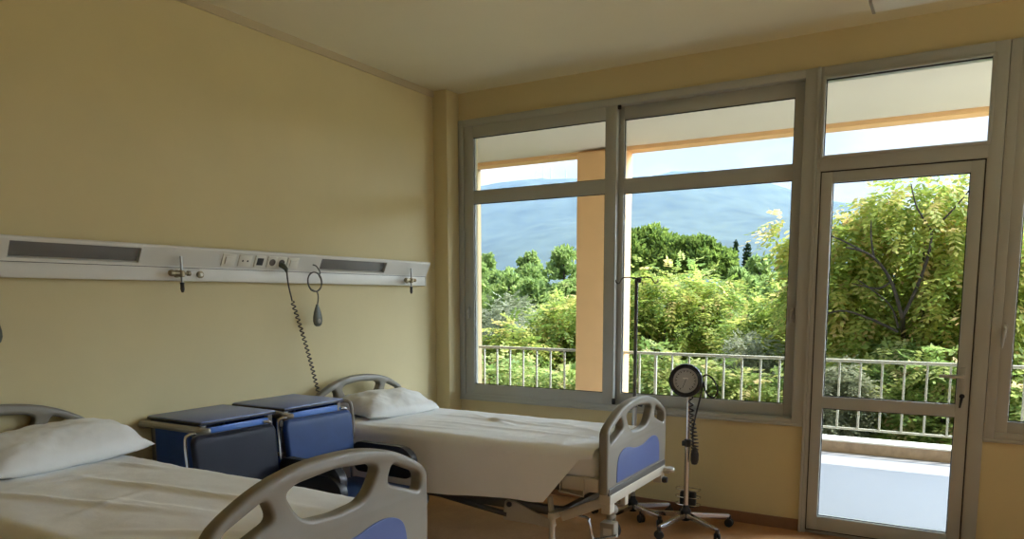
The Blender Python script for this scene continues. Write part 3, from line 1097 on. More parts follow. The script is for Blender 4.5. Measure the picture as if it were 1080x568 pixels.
lathe(bm, [(0.0, 0), (0.019, 0), (0.019, 0.012), (0.014, 0.016), (0.0, 0.016)], (0.055, -0.15, 0.025), (1, 0, 0), 20)
cp = obj('gas_outlet', bm, M_BRASS, br)
bm = B(); lathe(bm, [(0.0, 0), (0.009, 0), (0.009, 0.004), (0, 0.004)], (0.071, -0.15, 0.025), (1, 0, 0), 14); obj('outlet_button', bm, M_SOCKET, cp)


# ---- nurse call handsets
def call_handset(loc, label):
    r = thing('call_handset', label, 'call handset', loc, 0, 'nurse call handsets')
    bm = B()
    prof = [(0.0, 0.0), (0.018, 0.002), (0.031, 0.012), (0.038, 0.034), (0.037, 0.060), (0.030, 0.09), (0.018, 0.12), (0.009, 0.140), (0.0, 0.142)]
    lathe(bm, prof, (0, 0, -0.28), (0, 0, 1), 20)
    for v in bm.verts:
        v.co.x *= 0.42
    h = obj('handset', bm, M_GREYGREEN, r)
    bm = B(); lathe(bm, [(0.0, 0), (0.015, 0), (0.015, 0.003), (0.011, 0.005), (0, 0.005)], (0.012, 0, -0.245), (1, 0, 0), 16); obj('call_button', bm, M_CABRAIL, h)
    bm = B()
    pts = [V((0.002, -0.03, 0.105)), V((0.016, -0.018, 0.10)), V((0.02, 0.0, 0.08)), V((0.018, 0.016, 0.055))]
    for k in range(49):
        a = 0.75 - k/48*2*pi*2.5
        pts.append(V((0.006+0.010*sin(k*0.35), -0.02+0.050*cos(a), 0.0+0.060*sin(a))))
    cpts = smooth_path(pts, 2) + smooth_path([(0.004, 0.0, -0.06), (0.003, 0.008, -0.10), (0, 0.0, -0.152)], 5)[1:]
    tube(bm, cpts, 0.0042, 8)
    obj('cord', bm, M_CABLE, r)
    return r


call_handset((0.085, -1.525, 1.60), 'grey green call handset on a looped cord hanging from the wall rail')
call_handset((0.085, -3.39, 1.585), 'call handset hanging at the far end of the wall rail, above the nearer bed')

# ---- coiled lamp cable plugged into the rail
cc = thing('coiled_cable', 'dark coiled cable plugged into the rail, hanging down behind the cabinets', 'cable', (0.07, -1.80, 1.6))
bm = B()
tube(bm, [V((0.0, -0.005, 0.10)), V((0.03, -0.005, 0.088)), V((0.05, -0.002, 0.07)), V((0.052, 0.0, 0.05))], [0.017, 0.017, 0.013, 0.006], 12)
obj('plug', bm, M_GREYGREEN, cc)
bm = B()
tube(bm, smooth_path([(0.052, 0.0, 0.055), (0.045, 0.015, -0.02), (0.035, 0.05, -0.12)], 6), 0.0045, 8)
hp = []
for k in range(22*9+1):
    t = k/(22*9)
    a = k/9*2*pi
    c = V((0.035-0.02*t, 0.05+0.215*t+0.01*sin(t*pi), -0.12-0.60*t))
    hp.append(c+V((0.010*cos(a), 0.011*sin(a), 0)))
tube(bm, hp, 0.0042, 6)
obj('coil_cord', bm, M_DCABLE, cc)


# ================================================================ beds
def board_outline():
    half = [(0.0, 0.0), (0.10, -0.004), (0.19, -0.018), (0.27, -0.040), (0.34, -0.070), (0.395, -0.100), (0.422, -0.122), (0.434, -0.155), (0.434, -0.30), (0.430, -0.445)]
    right = half
    left = [(-x, z) for x, z in half[::-1]][:-1]
    o = left+right
    # left list runs bottom -> top, right runs top -> bottom
    return [V((x, z, 0)) for x, z in o]


def board(parent, name, x, top, out):
    """moulded plastic head or foot board: grip arch with three openings and a blue field (out = +1 or -1 side)"""
    ol = board_outline()
    mid = [ol[0]] + [p for p in smooth_path(ol[1:-1], 4)] + [ol[-1]]
    outline = [(p.x, p.y) for p in mid]
    c = round_poly([(-0.188, -0.076), (-0.150, -0.056), (0.0, -0.043), (0.150, -0.056), (0.188, -0.076), (0.148, -0.142), (0.105, -0.168), (0.0, -0.176), (-0.105, -0.168), (-0.148, -0.142)], 0.026)
    r = round_poly([(0.252, -0.072), (0.398, -0.134), (0.392, -0.196), (0.226, -0.136)], 0.026)
    l = [(-p[0], p[1]) for p in r][::-1]
    bm = plate([outline, c, l, r], 0.05, 0.013)
    uvw_to(bm, (0, 1, 0), (0, 0, 1), (1, 0, 0), (x, 0, top))
    b = obj(name, bm, M_BEDPLASTIC, parent, 50)
    # raised edge bead along the arch
    bl = [(-0.315, -0.405), (-0.31, -0.32), (-0.285, -0.268), (-0.22, -0.243), (-0.15, -0.246), (-0.08, -0.262), (0.0, -0.268), (0.08, -0.262), (0.15, -0.246), (0.22, -0.243), (0.285, -0.268), (0.31, -0.32), (0.315, -0.405)]
    bp = smooth_path([V((p[0], p[1], 0)) for p in bl], 4)
    bm = plate([round_poly([(p.x, p.y) for p in bp], 0.012, 3)], 0.006, 0.002)
    uvw_to(bm, (0, 1, 0), (0, 0, 1), (1, 0, 0), (x+out*0.0255, 0, top))
    obj('blue_panel', bm, M_BEDBLUE, b, 40, 'blue inset panel')
    return b


def caster(bm_w, bm_f, x, y, r=0.062):
    lathe(bm_w, [(0.0, -0.016), (r*0.75, -0.017), (r, -0.011), (r, 0.011), (r*0.75, 0.017), (0.0, 0.016)], (x, y, r), (0, 1, 0), 22)
    box(bm_f, (x-0.018, y-0.027, r-0.015), (x+0.018, y-0.019, r*2+0.02), 0.002)
    box(bm_f, (x-0.018, y+0.019, r-0.015), (x+0.018, y+0.027, r*2+0.02), 0.002)
    box(bm_f, (x-0.022, y-0.027, r*2+0.012), (x+0.022, y+0.027, r*2+0.03), 0.003)
    cyl(bm_f, (x, y, r*2+0.02), (x, y, r*2+0.08), 0.013, 12)


def bed(loc, lift, label):
    r = thing('hospital_bed', label, 'bed', loc, 0, 'hospital beds')
    Lb = 1.985
    top = 0.965+lift
    board(r, 'headboard', 0.0, top+0.02, 1)
    board(r, 'footboard', Lb, top+(0.025 if lift else 0), 1)
    zf = top-0.445
    bm = B()
    box(bm, (Lb-0.03, -0.41, zf-0.055), (Lb+0.034, 0.41, zf-0.004), 0.006)
    for q in (-1, 1):
        box(bm, (Lb-0.02, q*0.375-0.028, zf-0.105), (Lb+0.03, q*0.375+0.028, zf-0.045), 0.005)
    box(bm, (Lb+0.0, -0.20, zf-0.105), (Lb+0.028, -0.155, zf-0.045), 0.004)
    obj('end_frame', bm, M_BEDFRAME, r)
    bm = B()
    box(bm, (-0.03, -0.40, zf-0.052), (0.03, 0.40, zf+0.016), 0.006)
    for q in (-1, 1):
        box(bm, (-0.03, q*0.36-0.03, zf-0.12), (0.02, q*0.36+0.03, zf-0.045), 0.005)
    obj('end_frame', bm, M_BEDFRAME, r)
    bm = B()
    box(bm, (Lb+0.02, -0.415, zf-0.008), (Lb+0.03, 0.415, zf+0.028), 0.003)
    obj('groove_strip', bm, M_BEDDARK, r)  # dark strip stands for the dark groove between board and crossbar
    # mattress platform with its raised foot rim
    zp = 0.545+lift
    bm = B()
    for s in (-1, 1):
        box(bm, (0.03, s*0.375-0.018, zp-0.03), (Lb-0.26, s*0.375+0.018, zp+0.0155), 0.004)
    for k in range(14):
        x = 0.06+k*0.135
        box(bm, (x, -0.385, zp), (x+0.09, 0.385, zp+0.0155), 0.003)
    obj('mattress_platform', bm, M_BEDDARK, r)
    bm = B()
    box(bm, (Lb-0.235, -0.425, zp-0.022), (Lb-0.026, 0.425, zp+0.05), 0.008)
    tube(bm, [(Lb-0.235, -0.432, zp+0.045), (Lb-0.235, -0.44, zp-0.03), (Lb-0.10, -0.44, zp-0.045), (Lb-0.10, -0.432, zp+0.045)], 0.004, 8)
    obj('foot_rim', bm, M_BEDFRAME, r)
    # lower chassis
    zl = 0.36
    bm = B()
    for s in (-1, 1):
        box(bm, (0.12, s*0.30-0.02, zl-0.025), (1.74, s*0.30+0.02, zl+0.025), 0.004)
    for x in (0.14, 1.0, 1.70):
        box(bm, (x-0.02, -0.30, zl-0.02), (x+0.02, 0.30, zl+0.02), 0.004)
    obj('chassis', bm, M_BEDDARK, r)
    for s in (-1, 1):
        bm = B()
        mt = Matrix.Translation((1.74, s*0.335, zl)) @ Matrix.Rotation(-atan2(zf-0.075-zl+0.03, 0.245), 4, 'Y')
        box(bm, (-0.03, -0.02, -0.025), (0.29, 0.02, 0.025), 0.004, mt)
        obj('foot_strut', bm, M_BEDFRAME, r)
        bm = B()
        tube(bm, [(0.0, s*0.33, zf-0.08), (0.16, s*0.32, zl)], 0.022, 8)
        obj('head_strut', bm, M_BEDFRAME, r)
    # lifting lever plates
    for s in (-1, 1):
        bm = B()
        pl_ = round_poly([(1.36, zl+0.03), (1.42, zl+0.028), (1.68, zl-0.06), (1.66, zl-0.095), (1.55, zl-0.082), (1.345, zl-0.085)], 0.018, 4)
        prism(bm, [(p[0], p[1]) for p in pl_], 'y', s*0.335-0.006, s*0.335+0.006)
        lp = obj('lift_plate', bm, M_BEDFRAME, r)
        for px_, pz_ in ((1.39, zl+0.008), (1.655, zl-0.073)):
            bm = B()
            lathe(bm, [(0.0, 0), (0.015, 0), (0.015, 0.008), (0.008, 0.012), (0, 0.012)], (px_, s*0.343, pz_), (0, s, 0), 16)
            obj('pivot_bolt', bm, M_DARKPLASTIC, lp)
        bm = B()
        tube(bm, [(0.85, s*0.30, zl-0.01), (1.12, s*0.325, zl-0.03), (1.37, s*0.33, zl-0.055)], 0.017, 8)
        obj('lift_rod', bm, M_BEDDARK, r)
        bm = B()
        tube(bm, [(1.655, s*0.33, zl-0.07), (1.635, s*0.33, zl+0.08)], 0.016, 8)
        obj('lift_link', bm, M_BEDFRAME, r)
    # crank under the foot end
    bm = B()
    tube(bm, smooth_path([(1.55, -0.22, zl-0.03), (1.80, -0.24, zl-0.03), (1.83, -0.25, zl-0.05), (1.85, -0.25, zl-0.13), (1.87, -0.25, zl-0.14), (1.99, -0.25, zl-0.10)], 4), 0.0085, 8)
    obj('crank_handle', bm, M_CHROME, r)
    # casters set in from the ends
    for x, y in ((1.685, -0.40), (1.685, 0.38), (0.20, -0.40), (0.20, 0.38)):
        bf = B(); bw = B()
        box(bf, (x-0.02, min(y*1.03, y*0.7), zl-0.018), (x+0.02, max(y*1.03, y*0.7), zl+0.018), 0.005)
        cyl(bf, (x, y, 0.14), (x, y, zl), 0.016, 14)
        lathe(bf, [(0.0, 0.0), (0.028, 0.002), (0.046, 0.018), (0.048, 0.035), (0.036, 0.055), (0.018, 0.065), (0.0, 0.066)], (x, y, 0.17), (0, 0, 1), 18)
        caster(bw, bf, x-0.01, y+0.035)
        lg = obj('leg', bf, M_BEDFRAME, r)
        obj('wheel', bw, M_DARKPLASTIC, lg)
        bm = B()
        box(bm, (x-0.04, y-0.075, 0.035), (x+0.055, y+0.0, 0.135), 0.008)
        pd = obj('brake_box', bm, M_BEDFRAME, lg)
        bm = B(); box(bm, (x-0.015, y-0.0765, 0.055), (x+0.04, y-0.0745, 0.10)); obj('sticker', bm, M_LABEL, pd, 0, 'white sticker')
    # bumper hook at the far corner of the foot end
    bm = B()
    lathe(bm, [(0.0, 0), (0.03, 0.004), (0.036, 0.016), (0.03, 0.028), (0.0, 0.03)], (Lb+0.06, 0.40, zf-0.045), (0, 0, 1), 18)
    box(bm, (Lb+0.02, 0.37, zf-0.05), (Lb+0.07, 0.40, zf-0.02), 0.004)
    obj('corner_bumper', bm, M_BEDFRAME, r)
    bm = B()
    lathe(bm, [(0.0, 0), (0.016, 0.002), (0.02, 0.012), (0.016, 0.03), (0.0, 0.032)], (Lb+0.028, 0.375, zf-0.088), (1, 0, 0), 14)
    obj('adjuster_knob', bm, M_DARKPLASTIC, r)
    return r


NB = (0.045, -3.42, 0)
FB = (0.115, -1.19, 0)
NL, FL = 0.062, 0.0
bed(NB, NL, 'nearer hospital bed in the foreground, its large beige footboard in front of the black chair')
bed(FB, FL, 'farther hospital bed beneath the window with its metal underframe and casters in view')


def mattress(loc, lift, label):
    bm = B()
    box(bm, (0.035, -0.40, 0.562), (1.945, 0.40, 0.722), 0.045, seg=4)
    for v in bm.verts:
        v.co.z += lift
    o = obj('mattress', bm, M_MATTRESS, None, 60)
    o.location = loc
    tag(o, label, 'mattress', 'bed mattresses')
    return o


mattress(NB, NL, 'mattress under the sheet of the nearer bed')
mattress(FB, FL, 'pale mattress on the farther bed, rounded end showing at the footboard')


def sheet(loc, lift, label, seed, hem, xend, xstart=0.05, creases=()):
    """bed sheet lying on the mattress and hanging over both long sides"""
    rg = random.Random(seed)
    top = 0.733+lift
    W = 0.424
    R = 0.05
    ns_side, ns_c, ns_top = 22, 6, 46
    prof = []            # (y, z, ny, nz, depth below the edge)
    for sgn in (-1, 1):
        side = []
        for k in range(ns_side):
            side.append((k/(ns_side-1)))
        prof.append(side)
    NT = 110
    bm = B()
    rows = []
    for j in range(NT+1):
        t = j/NT
        x_top = xstart+(xend[0]-xstart)*t
        hz_ = hem(x_top)
        row = []
        # left hanging part, bottom to top
        for k in range(ns_side):
            f = k/(ns_side-1)
            z = hz_+(top-R-hz_)*f
            xx = xstart+((xend[1]+(xend[0]-0.075*(xend[0] != xend[1])-xend[1])*f)-xstart)*t
            row.append((xx, -W-0.012*(1-f), z, (0, -1, 0), 1-f))
        for k in range(1, ns_c+1):
            a = k/ns_c*pi/2
            row.append((x_top, -W+R-R*cos(a), top-R+R*sin(a), (0, -cos(a), sin(a)), 0))
        for k in range(1, ns_top):
            f = k/ns_top
            row.append((x_top, -(W-R)+2*(W-R)*f, top, (0, 0, 1), 0))
        for k in range(ns_c+1):
            a = pi/2-k/ns_c*pi/2
            row.append((x_top, W-R+R*cos(a), top-R+R*sin(a), (0, cos(a), sin(a)), 0))
        for k in range(1, ns_side):
            f = 1-k/(ns_side-1)
            z = hz_+(top-R-hz_)*f
            row.append((x_top, W+0.012*(1-f), z, (0, 1, 0), 1-f))
        vr = []
        for (x, y, z, n, dep) in row:
            p = V((x, y, z))
            q = V((x*3.2+seed, y*4.6, z*3.0))
            d = 0.0045*noise.fractal(q, 1.0, 2.0, 4)
            # fine folds running across the bed
            d += 0.0022*(1-abs(noise.noise(V((x*9+seed*3, y*3.2+1.5*sin(x*3), 2.1)))))**6
            if n[2] > 0.7:
                for (ax, ay, bx, by, hgt, wd) in creases:
                    A_, B_ = V((ax, ay)), V((bx, by))
                    ab = B_-A_
                    tt = max(0, min(1, (V((x, y))-A_).dot(ab)/ab.length_squared))
                    dist = (V((x, y))-(A_+ab*tt)).length
                    d += 1.6*hgt*math.exp(-(dist/wd)**2)*sin(pi*min(1, max(0, 0.08+0.84*tt)))
            if dep > 0:
                d += dep*(0.014*sin(x*6.5+seed)+0.012*noise.noise(V((x*2.2, seed, z*0.8)))) + 0.004*dep
                if dep > 0.98:
                    p.z += 0.008*noise.noise(V((x*6, seed, 0)))
            p += V(n)*(d+0.003)
            vr.append(bm.verts.new(p))
        rows.append(vr)
    for a, b in zip(rows, rows[1:]):
        for k in range(len(a)-1):
            bm.faces.new((a[k], b[k], b[k+1], a[k+1]))
    bmesh.ops.recalc_face_normals(bm, faces=bm.faces)
    for f in bm.faces:
        if f.normal.z < -0.5:
            bmesh.ops.reverse_faces(bm, faces=bm.faces)
            break
    bmesh.ops.solidify(bm, geom=bm.faces[:], thickness=0.0022)
    o = obj('bed_sheet', bm, M_SHEET, None, 80)
    o.location = loc
    tag(o, label, 'sheet', 'bed sheets')
    return o


sheet(NB, NL, 'creamy white sheet spread over the nearer bed', 5, lambda x: 0.45+0.01*sin(3*x), (1.93, 1.93),
      creases=[(0.45, -0.28, 1.5, -0.02, 0.007, 0.022), (0.55, 0.05, 1.75, 0.20, 0.008, 0.018), (0.95, -0.10, 1.55, 0.02, 0.005, 0.016), (0.35, 0.24, 0.75, 0.33, 0.006, 0.014), (1.0, 0.10, 1.1, -0.3, 0.004, 0.02), (1.35, -0.3, 1.8, -0.05, 0.006, 0.02), (0.50, -0.1, 0.62, 0.15, 0.007, 0.016)])
sheet(FB, FL, 'white sheet on the farther bed, hanging low over its near side', 9, lambda x: 0.325+0.062*x, (1.925, 1.66),
      creases=[(0.5, 0.16, 1.7, 0.10, 0.006, 0.02), (0.55, -0.08, 1.85, -0.10, 0.005, 0.02), (0.7, 0.30, 1.2, 0.02, 0.006, 0.018), (1.3, 0.25, 1.8, 0.05, 0.006, 0.02), (0.9, 0.1, 1.4, 0.22, 0.005, 0.015), (0.35, -0.33, 1.0, -0.24, 0.004, 0.02)])


def pillow(loc, rot, label, seed, Lp=0.66, Dp=0.40, Th=0.095):
    NU, NV = 60, 40
    bm = B()
    grid = {}
    for sgn in (1, -1):
        for i in range(NU+1):
            for j in range(NV+1):
                u, v = -1+2*i/NU, -1+2*j/NV
                edge = i in (0, NU) or j in (0, NV)
                if sgn == -1 and edge:
                    grid[(-1, i, j)] = grid[(1, i, j)]
                    continue
                hgt = Th*(max(0, 1-abs(u)**3.4)**0.55)*(max(0, 1-abs(v)**2.3)**0.55)
                px_ = u*Lp/2*(1-0.05*(1-abs(v)**2)*abs(u)**6)
                py_ = v*Dp/2*(1-0.10*abs(u)**6)
                pin = max(0, abs(u)-0.62)/0.38
                w = 0.016*pin*sin(v*9+seed+u*3)*(hgt/Th) + 0.012*noise.fractal(V((u*2.2+seed, v*2.2, sgn*2.0)), 1.0, 2.0, 4)
                z = sgn*(hgt + w*(1 if not edge else 0))
                if sgn == -1:
                    z *= 0.5
                grid[(sgn, i, j)] = bm.verts.new((py_, px_, z))
    for sgn in (1, -1):
        for i in range(NU):
            for j in range(NV):
                a, b, c, d = grid[(sgn, i, j)], grid[(sgn, i+1, j)], grid[(sgn, i+1, j+1)], grid[(sgn, i, j+1)]
                bm.faces.new((a, b, c, d) if sgn == -1 else (d, c, b, a))
    bmesh.ops.recalc_face_normals(bm, faces=bm.faces)
    o = obj('pillow', bm, M_PILLOW, None, 80)
    o.location = loc
    o.rotation_euler = rot
    tag(o, label, 'pillow', 'bed pillows')
    return o


pillow((0.265, -3.26, 0.852), (radians(1), radians(8), radians(3)), 'plump white pillow on the nearer bed', 1.3, 0.70, 0.39, 0.105)
pillow((0.34, -1.165, 0.785), (radians(-1), radians(8), radians(-8)), 'plump white pillow on the farther bed', 4.1, 0.62, 0.40, 0.10)


# ================================================================ bedside cabinets
def cabinet(loc, label):
    r = thing('bedside_cabinet', label, 'cabinet', loc, 0, 'blue bedside cabinets')
    D, W, H = 0.40, 0.44, 0.905
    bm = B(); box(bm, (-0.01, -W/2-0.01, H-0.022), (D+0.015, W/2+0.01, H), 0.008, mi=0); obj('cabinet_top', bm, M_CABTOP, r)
    bm = B(); box(bm, (-0.012, -W/2-0.012, H-0.018), (D+0.018, W/2+0.012, H-0.006), 0.004); obj('edge_strip', bm, M_CABEDGE, r)
    bm = B()
    box(bm, (0.0, -W/2, 0.12), (0.015, W/2, H-0.022))
    box(bm, (0.0, -W/2, 0.12), (D-0.03, W/2, 0.14))
    box(bm, (0.0, -W/2+0.02, 0.62), (D-0.03, W/2-0.02, 0.635))
    for x in (0.0, D-0.032):
        for y in (-W/2, W/2-0.03):
            box(bm, (x, y, 0.10), (x+0.032, y+0.03, H-0.022), 0.004)
    obj('body', bm, M_CABRAIL, r)
    for s in (-1, 1):
        bm = B(); box(bm, (0.03, s*(W/2-0.008)-0.006, 0.14), (D-0.03, s*(W/2-0.008)+0.006, H-0.03)); obj('side_panel', bm, M_CABBLUE, r, label='blue side panel')
    bm = B(); box(bm, (D-0.012, -W/2+0.034, H-0.135), (D+0.006, W/2-0.034, H-0.035), 0.004); dr = obj('drawer', bm, M_CABBLUE2, r, label='bright blue drawer front')
    bm = B(); box(bm, (D+0.005, -0.06, H-0.10), (D+0.02, 0.06, H-0.085), 0.004); obj('drawer_pull', bm, M_CABRAIL, dr)
    bm = B(); box(bm, (D-0.012, -W/2+0.034, 0.15), (D+0.004, W/2-0.034, H-0.15), 0.004); d = obj('door', bm, M_CABBLUE, r)
    bm = B(); box(bm, (D+0.003, W/2-0.09, 0.55), (D+0.018, W/2-0.075, 0.67), 0.004); obj('door_pull', bm, M_CABRAIL, d)
    # side grab rail with rounded ends
    bm = B()
    y = -W/2-0.045
    tube(bm, smooth_path([(0.0, -W/2, H-0.05), (0.0, y, H-0.045), (0.03, y, H-0.035), (D-0.02, y, H-0.035), (D+0.055, y, H-0.035), (D+0.075, y+0.012, H-0.037), (D+0.078, y+0.03, H-0.04)], 5), 0.017, 10)
    box(bm, (D-0.01, -W/2-0.05, H-0.10), (D+0.02, -W/2+0.005, H-0.03), 0.008)
    obj('side_rail', bm, M_CABRAIL, r)
    bm = B()
    tube(bm, smooth_path([(D-0.02, W/2, H-0.02), (D+0.02, W/2+0.03, H-0.02), (D+0.045, W/2+0.04, H-0.05), (D+0.05, W/2+0.045, H-0.20), (D+0.04, W/2+0.045, H-0.245), (D-0.05, W/2+0.045, H-0.25)], 5), 0.011, 8)
    obj('towel_bar', bm, M_CABRAIL, r)
    for x in (0.04, D-0.05):
        for y in (-W/2+0.04, W/2-0.04):
            bw = B(); bf = B()
            caster(bw, bf, x, y, 0.025)
            f = obj('caster', bf, M_BEDDARK, r)
            obj('wheel', bw, M_DARKPLASTIC, f)
    return r


cabinet((0.045, -2.455, 0), 'blue bedside cabinet next to the pillow of the nearer bed, grab rail on its side')
cabinet((0.035, -1.925, 0), 'blue bedside cabinet next to the headboard of the farther bed')


# ================================================================ visitor chairs
def chair(loc, rz, label, mv, arm):
    r = thing('visitor_chair', label, 'chair', loc, rz, 'padded visitor chairs')
    # faces +x; back at x=0
    bm = B()
    NUc, NVc = 18, 14
    out = round_poly([(-0.225, 0.0), (0.225, 0.0), (0.235, 0.27), (0.215, 0.30), (-0.215, 0.30), (-0.235, 0.27)], 0.04, 5)
    bm = plate([[(p[0], p[1]) for p in out]], 0.045, 0.016)
    uvw_to(bm, (0, 1, 0), (-0.10, 0, 0.995), (0.995, 0, 0.10), (0.03, 0, 0.57))
    for v in bm.verts:
        v.co.x -= 0.028*(1-(v.co.y/0.235)**2)
    obj('backrest', bm, mv, r, 50)
    bm = B()
    box(bm, (0.03, -0.235, 0.43), (0.50, 0.235, 0.49), 0.025, seg=3)
    obj('seat', bm, mv, r, 60)
    for s in (-1, 1):
        bm = B()
        tube(bm, smooth_path([(-0.06, s*0.245, 0.0), (-0.01, s*0.245, 0.40), (-0.015, s*0.245, 0.66), (-0.03, s*0.243, 0.84), (-0.03, s*0.225, 0.872), (-0.03, s*0.19, 0.875)], 6), 0.008, 10)
        obj('back_leg', bm, M_CHROME, r)
        bm = B()
        tube(bm, smooth_path([(0.50, s*0.26, 0.0), (0.47, s*0.26, 0.40), (0.455, s*0.26, arm-0.10), (0.42, s*0.26, arm-0.02), (0.36, s*0.26, arm), (0.0, s*0.255, arm)], 6), 0.011, 10)
        obj('front_leg', bm, M_CHROME, r)
        bm = B()
        ap = round_poly([(0.02, arm+0.03), (0.40, arm+0.035), (0.47, arm-0.02), (0.45, arm-0.14), (0.02, arm-0.14)], 0.05, 5)
        prism(bm, [(p[0], p[1]) for p in ap], 'y', s*0.26-0.022, s*0.26+0.022)
        obj('armrest', bm, M_DARKPLASTIC, r, 50)
    bm = B()
    for s in (-1, 1):
        cyl(bm, (0.0, s*0.24, 0.42), (0.47, s*0.255, 0.42), 0.010, 10)
    for x in (0.05, 0.44):
        cyl(bm, (x, -0.25, 0.42), (x, 0.25, 0.42), 0.010, 10)
    obj('seat_frame', bm, M_CHROME, r)
    return r


chair((0.60, -2.605, 0), radians(-2), 'black vinyl visitor chair before the nearer bedside cabinet', M_VINYLBLACK, 0.60)
chair((0.60, -2.055, 0), radians(-3), 'navy blue vinyl visitor chair before the farther bedside cabinet', M_VINYLBLUE, 0.655)


# ================================================================ stands by the window
def star_base(r, ang0, R, zh, mleg, n=5, wr=0.028):
    bm = B()
    lathe(bm, [(0.0, zh-0.035), (0.028, zh-0.035), (0.034, zh-0.02), (0.034, zh+0.03), (0.022, zh+0.045), (0.016, zh+0.07), (0.0, zh+0.07)], (0, 0, 0), (0, 0, 1), 20)
    obj('hub', bm, M_DARKPLASTIC, r)
    for k in range(n):
        a = radians(ang0+360/n*k)
        d = V((cos(a), sin(a), 0))
        bm = B()
        s = d.cross(V((0, 0, 1)))
        p0, p1 = d*0.02+V((0, 0, zh)), d*R+V((0, 0, wr*2+0.02))
        vs = []
        for p, w, h in ((p0, 0.018, 0.017), (p1, 0.013, 0.011)):
            vs.append([bm.verts.new(p+s*w*i+V((0, 0, h*j))) for i, j in ((-1, -1), (1, -1), (1, 1), (-1, 1))])
        for q in range(4):
            bm.faces.new((vs[0][q], vs[0][(q+1) % 4], vs[1][(q+1) % 4], vs[1][q]))
        bm.faces.new(vs[0][::-1]); bm.faces.new(vs[1])
        bmesh.ops.recalc_face_normals(bm, faces=bm.faces)
        bmesh.ops.bevel(bm, geom=bm.edges[:], offset=0.004, segments=2, affect='EDGES')
        lg = obj('leg', bm, mleg, r)
        bm = B()
        c = d*R
        ax = V((cos(a+0.9), sin(a+0.9), 0))
        for o_ in (-0.012, 0.012):
            lathe(bm, [(0.0, -0.008), (wr*0.8, -0.008), (wr, -0.004), (wr, 0.004), (wr*0.8, 0.008), (0.0, 0.008)], c+ax*o_+V((0, 0, wr)), ax, 16)
        box(bm, (c.x-0.011, c.y-0.011, wr), (c.x+0.011, c.y+0.011, wr*2+0.022), 0.003)
        obj('caster', bm, M_DARKPLASTIC, lg)


iv = thing('drip_stand', 'tall dark drip stand with two hooks standing behind the farther footboard', 'drip stand', (1.735, -0.275, 0))
star_base(iv, -100, 0.27, 0.085, M_CHROME)
bm = B(); tube(bm, [(0, 0, 0.10), (0, 0, 0.80)], 0.016, 14); obj('lower_pole', bm, M_STEEL, iv)
bm = B(); tube(bm, [(0, 0, 0.75), (0, 0, 1.63)], 0.012, 12); obj('upper_pole', bm, M_BEDDARK, iv)
bm = B()
lathe(bm, [(0.016, 0), (0.018, 0.005), (0.018, 0.04), (0.016, 0.045)], (0, 0, 0.765), (0, 0, 1), 16)
lathe(bm, [(0.0, 0), (0.007, 0), (0.007, 0.02), (0.015, 0.022), (0.015, 0.04), (0.0, 0.042)], (0.016, 0, 0.787), (1, -0.4, 0), 12)
obj('clamp_knob', bm, M_DARKPLASTIC, iv)
for s in (-1, 1):
    bm = B()
    tube(bm, smooth_path([(0, 0, 1.625), (s*0.06, 0, 1.632), (s*0.10, 0, 1.626), (s*0.115, 0, 1.605), (s*0.128, 0, 1.592), (s*0.145, 0, 1.60), (s*0.148, 0, 1.617)], 4), 0.0042, 8)
    obj('hook', bm, M_BEDDARK, iv)
bm = B(); lathe(bm, [(0.0, 0), (0.012, 0.002), (0.014, 0.02), (0.012, 0.035), (0, 0.037)], (0.02, 0, 1.595), (0, 0, 1), 12); obj('hook_knob', bm, M_DARKPLASTIC, iv)

bp = thing('blood_pressure_stand', 'wheeled blood pressure stand with a round black gauge by the window wall', 'blood pressure monitor', (2.125, -0.335, 0))
star_base(bp, -105, 0.30, 0.095, M_CHROME)
bm = B(); tube(bm, [(0, 0, 0.10), (0, 0, 0.56)], 0.017, 14); tube(bm, [(0, 0, 0.555), (0, 0, 0.90)], 0.0125, 14); obj('pole', bm, M_CHROME, bp)
bm = B(); lathe(bm, [(0.018, 0), (0.022, 0.004), (0.022, 0.045), (0.018, 0.05)], (0, 0, 0.545), (0, 0, 1), 16); box(bm, (-0.03, -0.03, 0.552), (0.0, 0.0, 0.585), 0.005); obj('collar', bm, M_DARKPLASTIC, bp)
# gauge faces the room, turned towards the bed side
gd = V((0.10, -0.985, 0.05)).normalized()
gc = V((-0.012, -0.03, 0.975))
bm = B()
lathe(bm, [(0.0, -0.04), (0.085, -0.04), (0.104, -0.03), (0.108, 0.0), (0.104, 0.02), (0.092, 0.026), (0.080, 0.02), (0.078, 0.008), (0.0, 0.008)], gc, gd, 48)
gz = obj('gauge_housing', bm, M_DARKPLASTIC, bp)
bm = B(); lathe(bm, [(0.0, 0.0085), (0.078, 0.0085), (0.078, 0.0105), (0.0, 0.0105)], gc, gd, 48); obj('dial', bm, M_DIAL, gz)
gu = V((0, 0, 1)) - gd*gd.z
gu.normalize()
gs = gu.cross(gd)
bm = B()


def dial_bar(a0, r0, r1, w, h=0.0118):
    d = gu*cos(a0)+gs*sin(a0)
    s = gu*(-sin(a0))+gs*cos(a0)
    p = gc+gd*h
    q = [p+d*r0-s*w, p+d*r0+s*w, p+d*r1+s*w, p+d*r1-s*w]
    q2 = [x-gd*0.001 for x in q]
    a = [bm.verts.new(x) for x in q]
    b = [bm.verts.new(x) for x in q2]
    bm.faces.new(a); bm.faces.new(b[::-1])
    for k in range(4):
        bm.faces.new((a[k], b[k], b[(k+1) % 4], a[(k+1) % 4]))


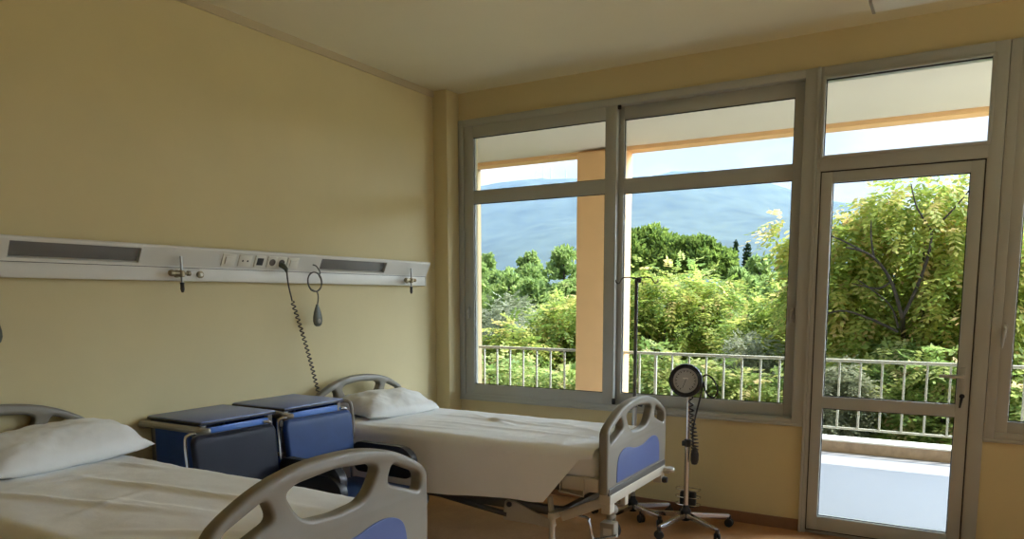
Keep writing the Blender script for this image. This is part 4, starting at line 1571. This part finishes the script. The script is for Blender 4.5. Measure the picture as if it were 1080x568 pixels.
for k in range(31):
    a = radians(-150+k*10)
    dial_bar(a, 0.060 if k % 2 else 0.055, 0.067, 0.0022 if k % 2 == 0 else 0.001)
obj('scale', bm, M_GASKET, gz, 0)
bm = B(); dial_bar(radians(200), -0.012, 0.050, 0.0015, 0.0135); obj('needle', bm, M_GASKET, gz, 0)
bm = B(); dial_bar(radians(90), -0.016, 0.016, 0.0035, 0.0128)
for v in bm.verts:
    v.co += gu*0.014
obj('dial_label', bm, M_LABEL, gz, 0, 'small pale strip on the dial')
# tubing: loop beside the gauge, straight tube and coil down to the cuff bulb
bm = B()
tube(bm, smooth_path([(0.085, 0.0, 1.00), (0.115, -0.005, 1.015), (0.16, -0.01, 0.985), (0.185, -0.01, 0.925), (0.17, -0.012, 0.88), (0.13, -0.012, 0.885), (0.10, -0.01, 0.94), (0.095, -0.01, 0.97), (0.085, -0.015, 0.90), (0.06, -0.02, 0.78), (0.04, -0.022, 0.66), (0.045, -0.022, 0.55)], 5), 0.0055, 8)
obj('air_tube', bm, M_DARKPLASTIC, bp)
bm = B()
hp = []
for k in range(16*9+1):
    t = k/(16*9)
    a = k/9*2*pi
    rr = 0.012+0.008*min(1, t*2)
    c = V((0.02+0.035*min(1, t*1.6), -0.022, 0.875-0.42*t**0.75))
    hp.append(c+V((rr*cos(a), rr*sin(a), 0)))
tube(bm, hp, 0.005, 6)
obj('coil_tube', bm, M_DARKPLASTIC, bp)
bm = B()
lathe(bm, [(0.0, 0.0), (0.018, 0.006), (0.026, 0.03), (0.026, 0.07), (0.018, 0.10), (0.008, 0.115), (0.0, 0.117)], (0.055, -0.022, 0.435), (0, 0, 1), 16)
obj('hand_bulb', bm, M_DARKPLASTIC, bp)
# wire tray with the folded cuff low behind the pole
bm = B()
for z in (0.15, 0.20, 0.25):
    tube(bm, smooth_path([(-0.07, 0.03, z), (0.05, 0.03, z), (0.06, 0.10, z), (-0.08, 0.10, z)], 4, True)+[V((-0.07, 0.03, z))], 0.0035, 6)
obj('wire_tray', bm, M_CHROME, bp)
bm = B(); box(bm, (-0.06, 0.04, 0.13), (0.045, 0.09, 0.235), 0.015, seg=3); obj('folded_cuff', bm, M_DARKPLASTIC, bp, 50)

# ================================================================ ceiling lamp
cl = thing('ceiling_lamp', 'long white lamp fixed to the ceiling above the balcony door', 'lamp', (3.72, -0.65, CZ))
bm = B(); box(bm, (-0.60, -0.11, -0.035), (0.60, 0.11, 0.0), 0.006); obj('lamp_body', bm, M_SOCKET, cl)
bm = B(); prism(bm, round_poly([(-0.115, -0.03), (0.115, -0.03), (0.095, -0.13), (-0.095, -0.13)], 0.02, 4), 'x', -0.60, 0.60); obj('diffuser', bm, M_SOCKET, cl, 40)
for s in (-1, 1):
    bm = B(); prism(bm, round_poly([(-0.12, -0.002), (0.12, -0.002), (0.10, -0.135), (-0.10, -0.135)], 0.02, 4), 'x', s*0.60, s*0.614); obj('end_cap', bm, M_CABRAIL, cl, 40)
